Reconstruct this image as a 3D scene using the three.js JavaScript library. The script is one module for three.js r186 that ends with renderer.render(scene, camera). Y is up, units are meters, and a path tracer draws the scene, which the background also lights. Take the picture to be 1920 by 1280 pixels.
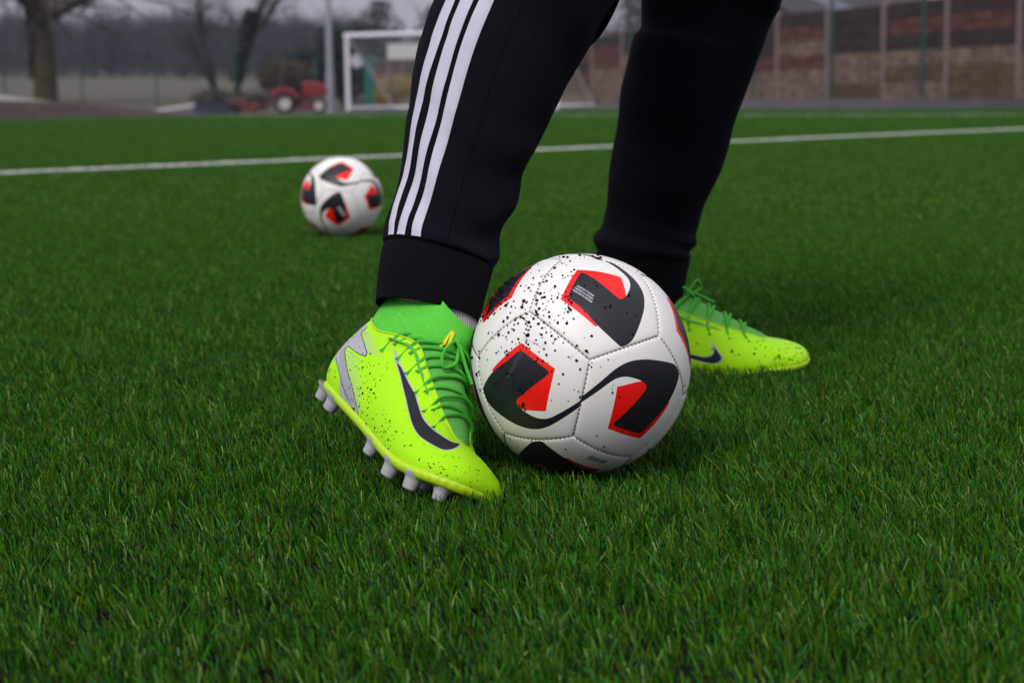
import * as THREE from 'three';
import { mergeGeometries } from 'three/addons/utils/BufferGeometryUtils.js';
import { MarchingCubes } from 'three/addons/objects/MarchingCubes.js';

// ---------------------------------------------------------------- camera, sky, sun, exposure
const scene = new THREE.Scene();
const camera = new THREE.PerspectiveCamera(21.95, 1024 / 682, 0.05, 2000);
camera.position.set(0, 0.388, 0);
camera.rotation.set(-0.13850, 0, -0.012, 'YXZ');
camera.focus = 1.70;
camera.userData.fStop = 8;
scene.add(camera);

const renderer = new THREE.WebGLRenderer({ antialias: true });
renderer.setSize(1024, 682);
renderer.toneMapping = THREE.LinearToneMapping;
renderer.toneMappingExposure = 1.36;
renderer.shadowMap.enabled = true;

function rng(seed) { let a = seed >>> 0; return () => { a = (a + 0x6D2B79F5) | 0; let t = Math.imul(a ^ (a >>> 15), 1 | a); t = (t + Math.imul(t ^ (t >>> 7), 61 | t)) ^ t; return ((t ^ (t >>> 14)) >>> 0) / 4294967296; }; }
const hash3 = (x, y, z) => { let h = (x * 374761393 + y * 668265263 + z * 2147483647) | 0; h = Math.imul(h ^ (h >>> 13), 1274126177); return ((h ^ (h >>> 16)) >>> 0) / 4294967296; };
function noise3(x, y, z) {
  const xi = Math.floor(x), yi = Math.floor(y), zi = Math.floor(z), s = (t) => t * t * (3 - 2 * t);
  const u = s(x - xi), v = s(y - yi), w = s(z - zi), L = (a, b, t) => a + (b - a) * t;
  const c = (i, j, k) => hash3(xi + i, yi + j, zi + k);
  return L(L(L(c(0, 0, 0), c(1, 0, 0), u), L(c(0, 1, 0), c(1, 1, 0), u), v), L(L(c(0, 0, 1), c(1, 0, 1), u), L(c(0, 1, 1), c(1, 1, 1), u), v), w);
}
const fbm = (x, y, z, o = 4) => { let a = 0.5, s = 0, f = 1; for (let i = 0; i < o; i++) { s += a * noise3(x * f, y * f, z * f + i * 17.3); a *= 0.5; f *= 2.03; } return s; };
const clamp = (x, a, b) => Math.min(b, Math.max(a, x)), lerp = (a, b, t) => a + (b - a) * t;
const smooth = (a, b, x) => { const t = clamp((x - a) / (b - a), 0, 1); return t * t * (3 - 2 * t); };
const V3 = (x, y, z) => new THREE.Vector3(x, y, z);

{ // overcast sky: three times as bright overhead as at the horizon, with soft cloud structure all round
  const w = 512, h = 256, d = new Float32Array(w * h * 4);
  for (let j = 0; j < h; j++) for (let i = 0; i < w; i++) {
    const el = ((j + 0.5) / h - 0.5) * Math.PI, az = (i + 0.5) / w * 2 * Math.PI, se = Math.max(0, Math.sin(el));
    const x = Math.cos(az) * Math.cos(el), z = Math.sin(az) * Math.cos(el);
    const c = 0.86 + 0.28 * fbm(x * 2.2 + 5, Math.abs(Math.sin(el)) * 5, z * 2.2 + 9, 4);
    const L = 0.80 * (1 + 2.2 * se) / 3.2 * c, k = (j * w + i) * 4;
    d[k] = L * 0.975; d[k + 1] = L * 0.965; d[k + 2] = L * 1.11; d[k + 3] = 1;
  }
  const t = new THREE.DataTexture(d, w, h, THREE.RGBAFormat, THREE.FloatType);
  t.mapping = THREE.EquirectangularReflectionMapping; t.magFilter = t.minFilter = THREE.LinearFilter; t.wrapS = THREE.RepeatWrapping; t.needsUpdate = true;
  scene.background = t; scene.environment = t;
}
const sun = new THREE.DirectionalLight(new THREE.Color(1, 0.97, 0.93), 1.5);
sun.position.set(-4.5, 10.5, 8); sun.target.position.set(0, 0, -2); scene.add(sun, sun.target);
sun.castShadow = true; sun.shadow.radius = 48; sun.shadow.mapSize.set(2048, 2048);
Object.assign(sun.shadow.camera, { left: -12, right: 12, top: 12, bottom: -12, near: 0.5, far: 60 });

// ---------------------------------------------------------------- helpers
const taken = {};
const numbered = (n) => { const k = taken[n] = (taken[n] ?? -1) + 1; return k ? `${n}_${String(k).padStart(3, '0')}` : n; };
function tag(o, label, category, group, kind) { o.userData.label = label; if (category) o.userData.category = category; if (group) o.userData.group = group; if (kind) o.userData.kind = kind; return o; }
function thing(name, label, category, [x, y, z] = [0, 0, 0], turn = 0, group) { const o = new THREE.Group(); o.name = numbered(name); o.position.set(x, y, z); o.rotation.y = turn; scene.add(o); return tag(o, label, category, group); }
function mesh(name, geo, mat, parent) { const m = new THREE.Mesh(geo, mat); m.name = parent ? name : numbered(name); m.castShadow = m.receiveShadow = true; (parent ?? scene).add(m); return m; }
const M = (p) => new THREE.MeshPhysicalMaterial(p);
const lin = (r, g, b) => new THREE.Color().setRGB(r, g, b);
const plain = (g) => { const o = g.index ? g.toNonIndexed() : g; for (const k of Object.keys(o.attributes)) if (!['position', 'normal', 'uv'].includes(k)) o.deleteAttribute(k); return o; };
const merge = (list) => mergeGeometries(list.map(plain), false);
function box(w, h, d, x = 0, y = 0, z = 0) { const g = new THREE.BoxGeometry(w, h, d); g.translate(x, y, z); return g; }
function bar(a, b, r0, r1 = r0, n = 8) { const d = b.clone().sub(a), L = d.length(), g = new THREE.CylinderGeometry(r1, r0, L, n, 1); g.translate(0, L / 2, 0); g.applyQuaternion(new THREE.Quaternion().setFromUnitVectors(V3(0, 1, 0), d.normalize())); g.translate(a.x, a.y, a.z); return g; }
function grid(nu, nv, f, uvf, closed = false) { // a sheet (u, v) -> point
  const pos = [], uv = [], idx = [];
  for (let j = 0; j <= nv; j++) for (let i = 0; i <= nu; i++) { const p = f(i / nu, j / nv); pos.push(p.x, p.y, p.z); const t = uvf ? uvf(i / nu, j / nv) : [i / nu, j / nv]; uv.push(t[0], t[1]); }
  for (let j = 0; j < nv; j++) for (let i = 0; i < nu; i++) { const a = j * (nu + 1) + i, b = a + 1, c = a + nu + 1, e = c + 1; idx.push(a, b, c, b, e, c); }
  const g = new THREE.BufferGeometry();
  g.setAttribute('position', new THREE.Float32BufferAttribute(pos, 3)); g.setAttribute('uv', new THREE.Float32BufferAttribute(uv, 2)); g.setIndex(idx); g.computeVertexNormals();
  if (closed) { const n = g.attributes.normal; for (let j = 0; j <= nv; j++) { const a = j * (nu + 1), b = a + nu, v = V3(n.getX(a) + n.getX(b), n.getY(a) + n.getY(b), n.getZ(a) + n.getZ(b)).normalize(); n.setXYZ(a, v.x, v.y, v.z); n.setXYZ(b, v.x, v.y, v.z); } }
  return g;
}
function noiseTex(size, f, srgb = false) { // f(x, y in 0..1) -> value or [r, g, b], 0..1
  const d = new Uint8Array(size * size * 4);
  for (let j = 0; j < size; j++) for (let i = 0; i < size; i++) { const v = f(i / size, j / size), k = (j * size + i) * 4; for (let c = 0; c < 3; c++) d[k + c] = clamp(Math.round(255 * (v.length ? v[c] : v)), 0, 255); d[k + 3] = 255; }
  const t = new THREE.DataTexture(d, size, size); t.wrapS = t.wrapT = THREE.RepeatWrapping; t.magFilter = THREE.LinearFilter; t.minFilter = THREE.LinearMipmapLinearFilter; t.generateMipmaps = true; if (srgb) t.colorSpace = THREE.SRGBColorSpace; t.needsUpdate = true; return t;
}
function canvasTex(w, h, draw) { const c = document.createElement('canvas'); c.width = w; c.height = h; draw(c.getContext('2d')); const t = new THREE.CanvasTexture(c); t.colorSpace = THREE.SRGBColorSpace; t.magFilter = THREE.LinearFilter; t.anisotropy = 8; return t; }
const rep = (t, x, y) => { const c = t.clone(); c.repeat.set(x, y); c.needsUpdate = true; return c; };
const wrapNoise = (x, y, p, o = 3) => { let a = 0.5, s = 0; for (let i = 0; i < o; i++) { const q = p << i, fx = x * q, fy = y * q, xi = Math.floor(fx), yi = Math.floor(fy), sm = (t) => t * t * (3 - 2 * t), u = sm(fx - xi), v = sm(fy - yi), c = (m, n) => hash3((xi + m) % q, (yi + n) % q, i * 31 + p); s += a * lerp(lerp(c(0, 0), c(1, 0), u), lerp(c(0, 1), c(1, 1), u), v); a *= 0.55; } return s; };
const grainTex = noiseTex(256, (x, y) => wrapNoise(x, y, 32, 3));
const crumbGeos = (() => { const r = rng(77), out = []; for (let k = 0; k < 6; k++) { const g = new THREE.IcosahedronGeometry(1, 0), p = g.attributes.position, m = {}; for (let i = 0; i < p.count; i++) { const key = [p.getX(i), p.getY(i), p.getZ(i)].map((v) => v.toFixed(2)).join(); m[key] ??= 0.55 + 0.75 * r(); p.setXYZ(i, p.getX(i) * m[key], p.getY(i) * m[key], p.getZ(i) * m[key]); } g.scale(1, 0.7, 0.8 + 0.5 * r()); g.computeVertexNormals(); out.push(g); } return out; })();
function crumbs(spots, seed) { // spots: [point, normal, radius] -> rubber granules lying on a surface, one geometry
  const r = rng(seed), q = new THREE.Quaternion(), m = new THREE.Matrix4();
  return merge(spots.map(([p, n, s]) => { q.setFromUnitVectors(V3(0, 1, 0), n).multiply(new THREE.Quaternion().setFromAxisAngle(V3(0, 1, 0), r() * 6.28)); m.compose(p.clone().addScaledVector(n, s * 0.35), q, V3(s, s, s)); return crumbGeos[Math.floor(r() * 6)].clone().applyMatrix4(m); }));
}
const mCrumb = M({ color: lin(0.005, 0.005, 0.006), roughness: 0.8, specularIntensity: 0.3 });
// ---------------------------------------------------------------- the pitch: axes of the markings run at 45 degrees to the view
const EA = V3(Math.SQRT1_2, 0, -Math.SQRT1_2), EB = V3(-Math.SQRT1_2, 0, -Math.SQRT1_2);
const ab = (a, b) => [EA.x * a + EB.x * b, EA.z * a + EB.z * b];
const toA = (x, z) => x * EA.x + z * EA.z, toB = (x, z) => x * EB.x + z * EB.z;
const EDGE = 33, LINE_B = 8.43, LINE_A = 24;
function landHeight(x, z, bank = 1) {
  const a = toA(x, z), b = toB(x, z), d = Math.hypot(x, z);
  let h = -0.03;
  h += 0.24 * smooth(EDGE + 0.3, EDGE + 2.2, a) * smooth(1.5, 6, x);
  if (bank) h += (0.44 * smooth(EDGE + 0.25, EDGE + 1.3, b) + 0.30 * smooth(EDGE + 1.8, EDGE + 5.5, b)) * smooth(26, 19, a);
  h += 0.019 * Math.max(0, b - 41) * smooth(-5.5, -13, x + 0.05 * Math.max(0, -z - 70)) + 0.004 * Math.max(0, d - 75) + 0.012 * Math.max(0, d - 200);
  if (a > EDGE || b > EDGE) h += 0.05 * (fbm(x * 0.5, z * 0.5, 3, 3) - 0.45) * smooth(EDGE, EDGE + 2, Math.max(a, b));
  return h;
}
{ // ground: one sheet to the horizon, finer near the pitch
  const mGround = M({ color: 0xffffff, roughness: 0.95, map: noiseTex(256, (x, y) => { const n = wrapNoise(x, y, 8, 4), m = wrapNoise(x, y, 3, 3); return [0.17 + 0.15 * n + 0.05 * m, 0.18 + 0.15 * n, 0.12 + 0.10 * n]; }, true) });
  const g = grid(220, 240, (u, v) => { const z = 6 - 520 * Math.pow(v, 1.7), x = (u - 0.5) * (60 + 640 * v); return V3(x, landHeight(x, z, 0) - 0.03, z); }, (u, v) => [(u - 0.5) * (60 + 640 * v) / 5, 104 * Math.pow(v, 1.7)]);
  tag(mesh('ground', g, mGround), 'rough winter grass and earth around the pitch', null, null, 'structure');
}
{ // black rubber infill that the turf stands in
  const s = new THREE.Shape(); const P = [[-14, -14], [EDGE, -14], [EDGE, EDGE], [-14, EDGE]];
  P.forEach(([a, b], i) => { const [x, z] = ab(a, b); i ? s.lineTo(x, -z) : s.moveTo(x, -z); });
  const g = new THREE.ShapeGeometry(s); g.rotateX(-Math.PI / 2);
  const uv = g.attributes.uv, p = g.attributes.position; for (let i = 0; i < p.count; i++) uv.setXY(i, p.getX(i) * 4, p.getZ(i) * 4);
  const speck = noiseTex(256, (x, y) => { const n = wrapNoise(x, y, 64, 2); return [0.03 + 0.07 * n, 0.035 + 0.08 * n, 0.025 + 0.06 * n]; }, true);
  tag(mesh('pitch_infill', g, M({ color: 0xffffff, map: speck, roughness: 1, specularIntensity: 0.2 })), 'dark rubber crumb infill under the artificial turf', null, null, 'structure');
}
// blades of turf: small patches of yarn tufts, laid out along the axes of the pitch
const PAL = [[0.027, 0.142, 0.004], [0.006, 0.044, 0.001], [0.052, 0.205, 0.007], [0.090, 0.155, 0.006], [0.068, 0.082, 0.008], [0.032, 0.172, 0.034], [0.170, 0.290, 0.070]];
const PALW = [0.24, 0.22, 0.16, 0.15, 0.07, 0.08, 0.08];
const WHITE = [0.86, 0.86, 0.85];
function bladePatch(sx, sz, tufts, per, wide, seed, o = {}) {
  const r = rng(seed), pos = [], nor = [], col = [], idx = [];
  const tall = o.tall ?? 1, over = o.over ?? 0.012;
  const n1 = (a, b) => lerp(a, b, r());
  for (let t = 0; t < tufts; t++) {
    const cx = (r() - 0.5) * (sx + over), cz = (r() - 0.5) * (sz + over);
    if (o.density && r() > o.density(cx, cz)) continue;
    const white = o.white ? o.white(cx, cz) : false;
    const ta = r() * 6.283, tl = 0.16 * Math.sqrt(r());
    const th = (0.72 + 0.4 * r()) * tall;
    for (let k = 0; k < per; k++) {
      const a = r() * 6.283, lean = 0.55 * Math.pow(r(), 1.6) + 0.05, spread = (o.spread ?? 0.005);
      const bx = cx + Math.cos(a) * spread * r(), bz = cz + Math.sin(a) * spread * r();
      let h = (0.013 + 0.0155 * r()) * th; if (r() < 0.05) h *= 1.25;
      const lx = (Math.cos(ta) * tl + Math.cos(a) * lean - 0.12), lz = (Math.sin(ta) * tl + Math.sin(a) * lean - 0.06);
      const w = wide * n1(0.6, 1.25) * 0.5, fa = r() * 3.1416, wx = Math.cos(fa) * w, wz = Math.sin(fa) * w;
      let c; if (white) { h *= 1.1; const s = n1(0.8, 1.1); c = WHITE.map((v) => v * s); } else { let q = r(), i = 0; while (q > PALW[i] && i < 6) q -= PALW[i++]; const s = n1(0.42, 1.32); c = PAL[i].map((v) => v * s); }
      const b0 = pos.length / 3;
      const P = [[0, 0], [0.5, 0.36], [1, 1]];
      const curl = n1(0.7, 1.3);
      let nx = -wz, nz = wx, nl = Math.hypot(nx, nz); nx /= nl; nz /= nl;
      for (let m = 0; m < 3; m++) {
        const y = P[m][0] * h * (1 - 0.12 * P[m][1] * curl), q = P[m][1] * h * curl, k2 = m === 2 ? 0.62 : 1;
        const px = bx + lx * q, pz = bz + lz * q;
        pos.push(px - wx * k2, y, pz - wz * k2, px + wx * k2, y, pz + wz * k2);
        const ny = -(nx * lx + nz * lz) * P[m][1], l = Math.hypot(1, ny);
        for (let e = 0; e < 2; e++) { nor.push(nx / l, ny / l, nz / l); col.push(...c); }
      }
      idx.push(b0, b0 + 1, b0 + 2, b0 + 1, b0 + 3, b0 + 2, b0 + 2, b0 + 3, b0 + 4, b0 + 3, b0 + 5, b0 + 4);
    }
  }
  for (let k = 0; k < (o.crumbs ?? 0); k++) { // loose rubber granules among the blades
    const c = crumbGeos[Math.floor(r() * 6)], p = c.attributes.position, n = c.attributes.normal, s = 0.0007 + 0.0012 * r(), x = (r() - 0.5) * sx, z = (r() - 0.5) * sz, y = r() < 0.35 ? 0.008 + 0.016 * r() : 0.002 * r(), b0 = pos.length / 3;
    for (let i = 0; i < p.count; i++) { pos.push(x + p.getX(i) * s, y + p.getY(i) * s, z + p.getZ(i) * s); nor.push(n.getX(i), n.getY(i), n.getZ(i)); col.push(0.012, 0.012, 0.014); idx.push(b0 + i); }
  }
  const g = new THREE.BufferGeometry();
  g.setAttribute('position', new THREE.Float32BufferAttribute(pos, 3)); g.setAttribute('normal', new THREE.Float32BufferAttribute(nor, 3)); g.setAttribute('color', new THREE.Float32BufferAttribute(col, 3)); g.setIndex(idx);
  return g;
}
{
  const mBlade = M({ color: 0xffffff, specularIntensity: 0.28, vertexColors: true, roughness: 0.62, side: THREE.DoubleSide });
  const turf = new THREE.Group(); turf.name = 'artificial_turf'; scene.add(turf);
  tag(turf, 'green artificial turf blades covering the football pitch', 'turf', null, 'stuff');
  const clump = (s) => (x, z) => 0.72 + 0.7 * fbm(x * 14 + s, z * 14, s, 2);
  const near = []; for (let k = 0; k < 6; k++) near.push(bladePatch(0.2, 0.2, k === 5 ? 560 : 720, 7, 0.0012, 100 + k, { crumbs: k === 5 ? 170 : 60, density: clump(k * 7.7), tall: k === 5 ? 0.85 : 1, over: 0.03 }));
  const mid = []; for (let k = 0; k < 3; k++) mid.push(bladePatch(0.5, 0.5, 2100, 5, 0.003, 200 + k, { over: 0.03, crumbs: 40, density: clump(k * 5.1) }));
  const isLine = (c, w) => Math.abs(c) < w / 2;
  const midLine = bladePatch(0.5, 0.5, 3200, 5, 0.003, 220, { over: 0.0, white: (x, z) => isLine(x, 0.14) });
  const far = []; for (let k = 0; k < 2; k++) far.push(bladePatch(2, 2, 5200, 4, 0.009, 300 + k, { over: 0.03, spread: 0.02 }));
  const farLine = bladePatch(2, 2, 9000, 4, 0.009, 320, { over: 0.0, spread: 0.012, white: (x, z) => isLine(x, 0.14) });
  const sets = new Map(); const r = rng(5);
  const put = (geo, a, b, turn = 0) => { const [x, z] = ab(a, b); const s = 0.92 + 0.2 * fbm(x * 1.3, z * 1.3, 2, 2); const m = new THREE.Matrix4().compose(V3(x, 0.001, z), new THREE.Quaternion().setFromAxisAngle(V3(0, 1, 0), turn), V3(1, s, 1)); if (!sets.has(geo)) sets.set(geo, []); sets.get(geo).push(m); };
  const seen = (x, z, m) => z < -0.3 && Math.abs(x) < -z * 0.52 + m;
  // cells: 2 m cells, split into 0.5 m and then into 0.2 m cells (on a 1 m lattice) as they come nearer
  for (let A = -13; A < EDGE; A += 1) for (let B = -13; B < EDGE; B += 1) {
    const [x, z] = ab(A + 0.5, B + 0.5), d = -z; if (!seen(x, z, 2.8)) continue;
    const hasB = LINE_B > B - 0.3 && LINE_B < B + 1.3, hasA = LINE_A > A - 0.3 && LINE_A < A + 1.3;
    if (d < 6.2) { for (let i = 0; i < 5; i++) for (let j = 0; j < 5; j++) { const a = A + 0.1 + i * 0.2, b = B + 0.1 + j * 0.2, [px, pz] = ab(a, b); if (!seen(px, pz, 1.4)) continue; const n = fbm(px * 2.1 + 40, pz * 2.1, 8, 3); put(near[n < 0.36 ? 5 : Math.floor(r() * 5)], a, b, Math.PI / 4 + (r() - 0.5) * 0.16); } }
  }
  const covered = (A, B) => { const [x, z] = ab(A + 0.5, B + 0.5); return -z < 6.2; };
  // middle distance in 0.5 m cells; along the line the cells are centred on it
  const rows = []; for (let b = LINE_B - 0.25 - 0.5 * 60; b < 28; b += 0.5) rows.push(b);
  for (let A = -13; A < 26; A += 0.5) for (const b0 of rows) {
    const a = A + 0.25, b = b0 + 0.25, [x, z] = ab(a, b), d = -z; if (d < 5.4 || d > 19.5 || !seen(x, z, 2.2)) continue;
    if (covered(Math.floor(a - 0.25), Math.floor(b - 0.25)) && covered(Math.floor(a + 0.25), Math.floor(b + 0.25)) && covered(Math.floor(a - 0.25), Math.floor(b + 0.25)) && covered(Math.floor(a + 0.25), Math.floor(b - 0.25))) continue;
    if (Math.abs(b - LINE_B) < 0.01) put(midLine, a, b, -Math.PI / 4); else put(mid[Math.floor(r() * 3)], a, b, Math.PI / 4);
  }
  // far distance in 2 m cells; columns centred on the far line
  for (let a = LINE_A - 38; a < EDGE; a += 2) for (let b = LINE_B - 22; b < EDGE; b += 2) {
    const [x, z] = ab(a, b), d = -z; if (d < 18.3 || !seen(x, z, 4)) continue;
    if (a > EDGE - 1.0 + 0.6 || b > EDGE - 1.0 + 0.6) continue;
    if (Math.abs(a - LINE_A) < 0.01) put(farLine, a, b, Math.PI / 4); else if (Math.abs(b - LINE_B) < 0.01) put(farLine, a, b, -Math.PI / 4); else put(far[Math.floor(r() * 2)], a, b, Math.PI / 4);
  }
  for (const [geo, list] of sets) { const im = new THREE.InstancedMesh(geo, mBlade, list.length); im.name = 'grass_blades'; im.userData.kind = 'stuff'; list.forEach((m, i) => im.setMatrixAt(i, m)); im.castShadow = im.receiveShadow = true; turf.add(im); }
}
// ---------------------------------------------------------------- match balls: twelve stitched pentagon panels
const PHI = (1 + Math.sqrt(5)) / 2;
const FACES = []; // outward directions of the panels, and the panel each print's tail runs into
for (const s of [-1, 1]) for (const t of [-1, 1]) FACES.push(V3(0, s * PHI, t));
for (const s of [-1, 1]) for (const t of [-1, 1]) FACES.push(V3(s, 0, t * PHI));
for (const s of [-1, 1]) for (const t of [-1, 1]) FACES.push(V3(s * PHI, t, 0));
FACES.forEach((f) => f.normalize());
const PARTNER = { 0: 1, 1: 0, 8: 9, 9: 8, 4: 6, 6: 4, 10: 11, 11: 10, 5: 7, 7: 5, 2: 3, 3: 2 };
const BALL_R = 0.11, APOTHEM = 0.618034, CIRCUM = 0.763932;
const PRINT = 1.6; // width of a print's square in panel units
const inkBlack = '#1b1c22', inkRed = '#f5150f';
function roundPoly(c, pts) { // pts: [x, y, corner radius]
  const n = pts.length; c.beginPath();
  const P0 = pts[n - 1], P1 = pts[0]; c.moveTo((P0[0] + P1[0]) / 2, (P0[1] + P1[1]) / 2);
  for (let i = 0; i < n; i++) { const a = pts[i], b = pts[(i + 1) % n]; c.arcTo(a[0], a[1], (a[0] + b[0]) / 2, (a[1] + b[1]) / 2, a[2] ?? 0.0001); }
  c.closePath();
}
function smoothPath(c, pts) { // closed Catmull-Rom through points; a point with a third entry 1 is a sharp corner
  const n = pts.length; c.beginPath(); c.moveTo(pts[0][0], pts[0][1]);
  for (let i = 0; i < n; i++) {
    const p0 = pts[(i + n - 1) % n], p1 = pts[i], p2 = pts[(i + 1) % n], p3 = pts[(i + 2) % n];
    const t1 = p1[2] ? [0, 0] : [(p2[0] - p0[0]) / 6, (p2[1] - p0[1]) / 6], t2 = p2[2] ? [0, 0] : [(p3[0] - p1[0]) / 6, (p3[1] - p1[1]) / 6];
    c.bezierCurveTo(p1[0] + t1[0], p1[1] + t1[1], p2[0] - t2[0], p2[1] - t2[1], p2[0], p2[1]);
  }
  c.closePath();
}
function panelPrint(extra) {
  return canvasTex(1024, 1024, (c) => {
    c.fillStyle = '#e9e6e1'; c.fillRect(0, 0, 1024, 1024);
    const r = rng(9 + (extra ? extra.length : 0));
    for (let k = 0; k < 900; k++) { c.fillStyle = `rgba(${150 + 40 * r()},${145 + 40 * r()},${130 + 40 * r()},${0.03 + 0.05 * r()})`; c.beginPath(); c.ellipse(r() * 1024, r() * 1024, 2 + 22 * r() * r(), 2 + 9 * r(), r() * 3, 0, 7); c.fill(); }
    c.save(); c.translate(512, 512); c.scale(1024 / PRINT, -1024 / PRINT);
    roundPoly(c, [[-0.125, 0.352], [0.275, 0.235], [0.275, -0.178], [0.10, -0.222], [-0.12, -0.26], [-0.375, 0.0]]); c.fillStyle = inkRed; c.fill();
    smoothPath(c, [[-0.118, 0.262], [-0.095, 0.279], [-0.07, 0.278], [0.20, 0.202], [0.222, 0.183], [0.215, 0.15], [0.02, -0.10], [-0.022, -0.165], [-0.012, -0.206], [0.06, -0.245], [0.17, -0.272], [0.25, -0.268], [0.33, -0.235], [0.46, -0.125], [0.60, 0.0], [0.68, 0.075], [0.70, 0.02], [0.63, -0.045], [0.46, -0.212], [0.31, -0.352], [0.17, -0.423], [0.0, -0.442], [-0.20, -0.425], [-0.42, -0.385], [-0.515, -0.305], [-0.50, -0.235], [-0.36, -0.02], [-0.22, 0.13]]);
    c.fillStyle = inkBlack; c.fill(); c.clip();
    for (let k = 0; k < 500; k++) { c.fillStyle = `rgba(${90 + 60 * r()},${90 + 60 * r()},${95 + 60 * r()},${0.04 + 0.07 * r()})`; c.beginPath(); c.ellipse(-0.5 + 1.2 * r(), -0.45 + 0.8 * r(), 0.002 + 0.012 * r() * r(), 0.002 + 0.006 * r(), r() * 3, 0, 7); c.fill(); }
    if (extra === 'emboss' || extra === 'logo') { // rows of fine printed lines down the arm of the figure
      c.save(); c.translate(-0.13, 0.0); c.rotate(1.28); if (extra === 'logo') c.translate(-0.10, -0.04); c.strokeStyle = extra === 'logo' ? 'rgba(205,205,215,0.75)' : 'rgba(125,130,140,0.55)'; c.lineWidth = 0.003;
      if (extra === 'logo') { c.scale(0.001, -0.001); c.font = 'bold 120px sans-serif'; c.fillStyle = '#c9c9d2'; c.fillText('PARK', 10, -10, 330); c.scale(1000, -1000); }
      else for (let k = 0; k < 26; k++) { c.beginPath(); c.moveTo(0.015 * k, 0); c.lineTo(0.015 * k + 0.008, 0.035 + 0.03 * r()); c.stroke(); c.beginPath(); c.moveTo(0.015 * k, 0.01 + 0.04 * r()); c.lineTo(0.015 * k + 0.014, 0.012 + 0.05 * r()); c.stroke(); }
      c.restore();
    }
    c.restore(); c.save(); c.translate(512, 512); c.scale(1024 / PRINT, 1024 / PRINT);
    if (extra === 'origin') { c.translate(0.034, -0.218); c.rotate(2.145); c.fillStyle = '#d8d8de'; c.scale(0.001, 0.001); c.font = 'bold 26px sans-serif'; ['MADE IN VIETNAM', 'FABRIQUÉ AU VIETNAM', 'FABRICADO EN VIETNAM'].forEach((t, i) => c.fillText(t, 0, i * 31, 190 + 16 * i)); }
    if (extra === 'barcode') { c.translate(-0.47, -0.218); c.rotate(-0.934); c.fillStyle = '#3a3b3f'; for (let k = 0; k < 30; k++) c.fillRect(k * 0.0082, 0, 0.0018 + 0.005 * r(), 0.072); c.scale(0.001, 0.001); c.font = '22px sans-serif'; c.fillText('8 84776 10935 2', 0, 98, 230); }
    if (extra === 'emboss') { c.fillStyle = 'rgba(120,122,128,0.10)'; for (let k = 0; k < 60; k++) { c.beginPath(); c.ellipse(-0.12 + 0.26 * r(), -0.42 + 0.05 * r(), 0.05 * r(), 0.004 * r() + 0.001, 0.3, 0, 7); c.fill(); } }
    c.restore();
  });
}
const skinBump = rep(noiseTex(256, (x, y) => 0.5 + 0.35 * (wrapNoise(x, y, 40, 2) - 0.4)), 5, 5);
const mPanel = Object.fromEntries(['', 'origin', 'barcode', 'emboss', 'logo'].map((k) => [k || 'plain', M({ color: 0xffffff, map: panelPrint(k), roughness: 0.42, bumpMap: skinBump, bumpScale: 0.00012, specularIntensity: 0.8 })]));
const panelGeo = (() => {
  const S = [0, 0.22, 0.4, 0.55, 0.67, 0.76, 0.83, 0.88, 0.915, 0.94, 0.958, 0.971, 0.981, 0.989, 0.995, 1], m = 14, pos = [], uv = [], idx = [], nb = 5 * m;
  const rim = []; for (let k = 0; k < 5; k++) { const a0 = (k - 0.5) * 1.2566371, a1 = (k + 0.5) * 1.2566371; for (let i = 0; i < m; i++) rim.push([lerp(Math.cos(a0), Math.cos(a1), i / m) * CIRCUM, lerp(Math.sin(a0), Math.sin(a1), i / m) * CIRCUM]); }
  S.forEach((s, j) => rim.forEach(([bx, by]) => { const x = bx * s, y = by * s, e = (1 - s) * APOTHEM * BALL_R * 0.85, dip = 0.0011 * Math.exp(-e / 0.0028) + 0.0019 * Math.exp(-e / 0.0006), d = V3(1, 0, 0).set(x, y, 1).normalize().multiplyScalar(BALL_R - dip); pos.push(d.x, d.y, d.z); uv.push(x / PRINT + 0.5, y / PRINT + 0.5); }));
  for (let j = 0; j < S.length - 1; j++) for (let i = 0; i < nb; i++) { const a = j * nb + i, b = j * nb + (i + 1) % nb, c = a + nb, d = b + nb; if (j) idx.push(a, d, b); idx.push(a, c, d); }
  const g = new THREE.BufferGeometry(); g.setAttribute('position', new THREE.Float32BufferAttribute(pos, 3)); g.setAttribute('uv', new THREE.Float32BufferAttribute(uv, 2)); g.setIndex(idx); g.computeVertexNormals(); return g;
})();
const stitchGeo = (() => { // two rows of thread along every seam
  const list = [], out = [];
  for (let i = 0; i < 12; i++) for (let j = i + 1; j < 12; j++) if (FACES[i].dot(FACES[j]) > 0.4) {
    const mid = FACES[i].clone().add(FACES[j]).normalize(), along = FACES[i].clone().cross(FACES[j]).normalize(), across = mid.clone().cross(along);
    for (let k = -8; k <= 8; k++) { const a = k * 0.0405, n = mid.clone().multiplyScalar(Math.cos(a)).addScaledVector(along, Math.sin(a)), al = n.clone().cross(across); const g = new THREE.CapsuleGeometry(0.00032, 0.0019, 2, 5); const m = new THREE.Matrix4().makeBasis(al, across.clone().addScaledVector(al, 0.35).normalize(), n); g.applyMatrix4(m); const p = n.multiplyScalar(BALL_R - 0.0009); g.translate(p.x, p.y, p.z); out.push(g); }
  }
  return merge(out);
})();
const mStitch = M({ color: lin(0.16, 0.15, 0.13), roughness: 0.9 }), mCore = M({ color: lin(0.09, 0.085, 0.075), roughness: 0.9 });
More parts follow.
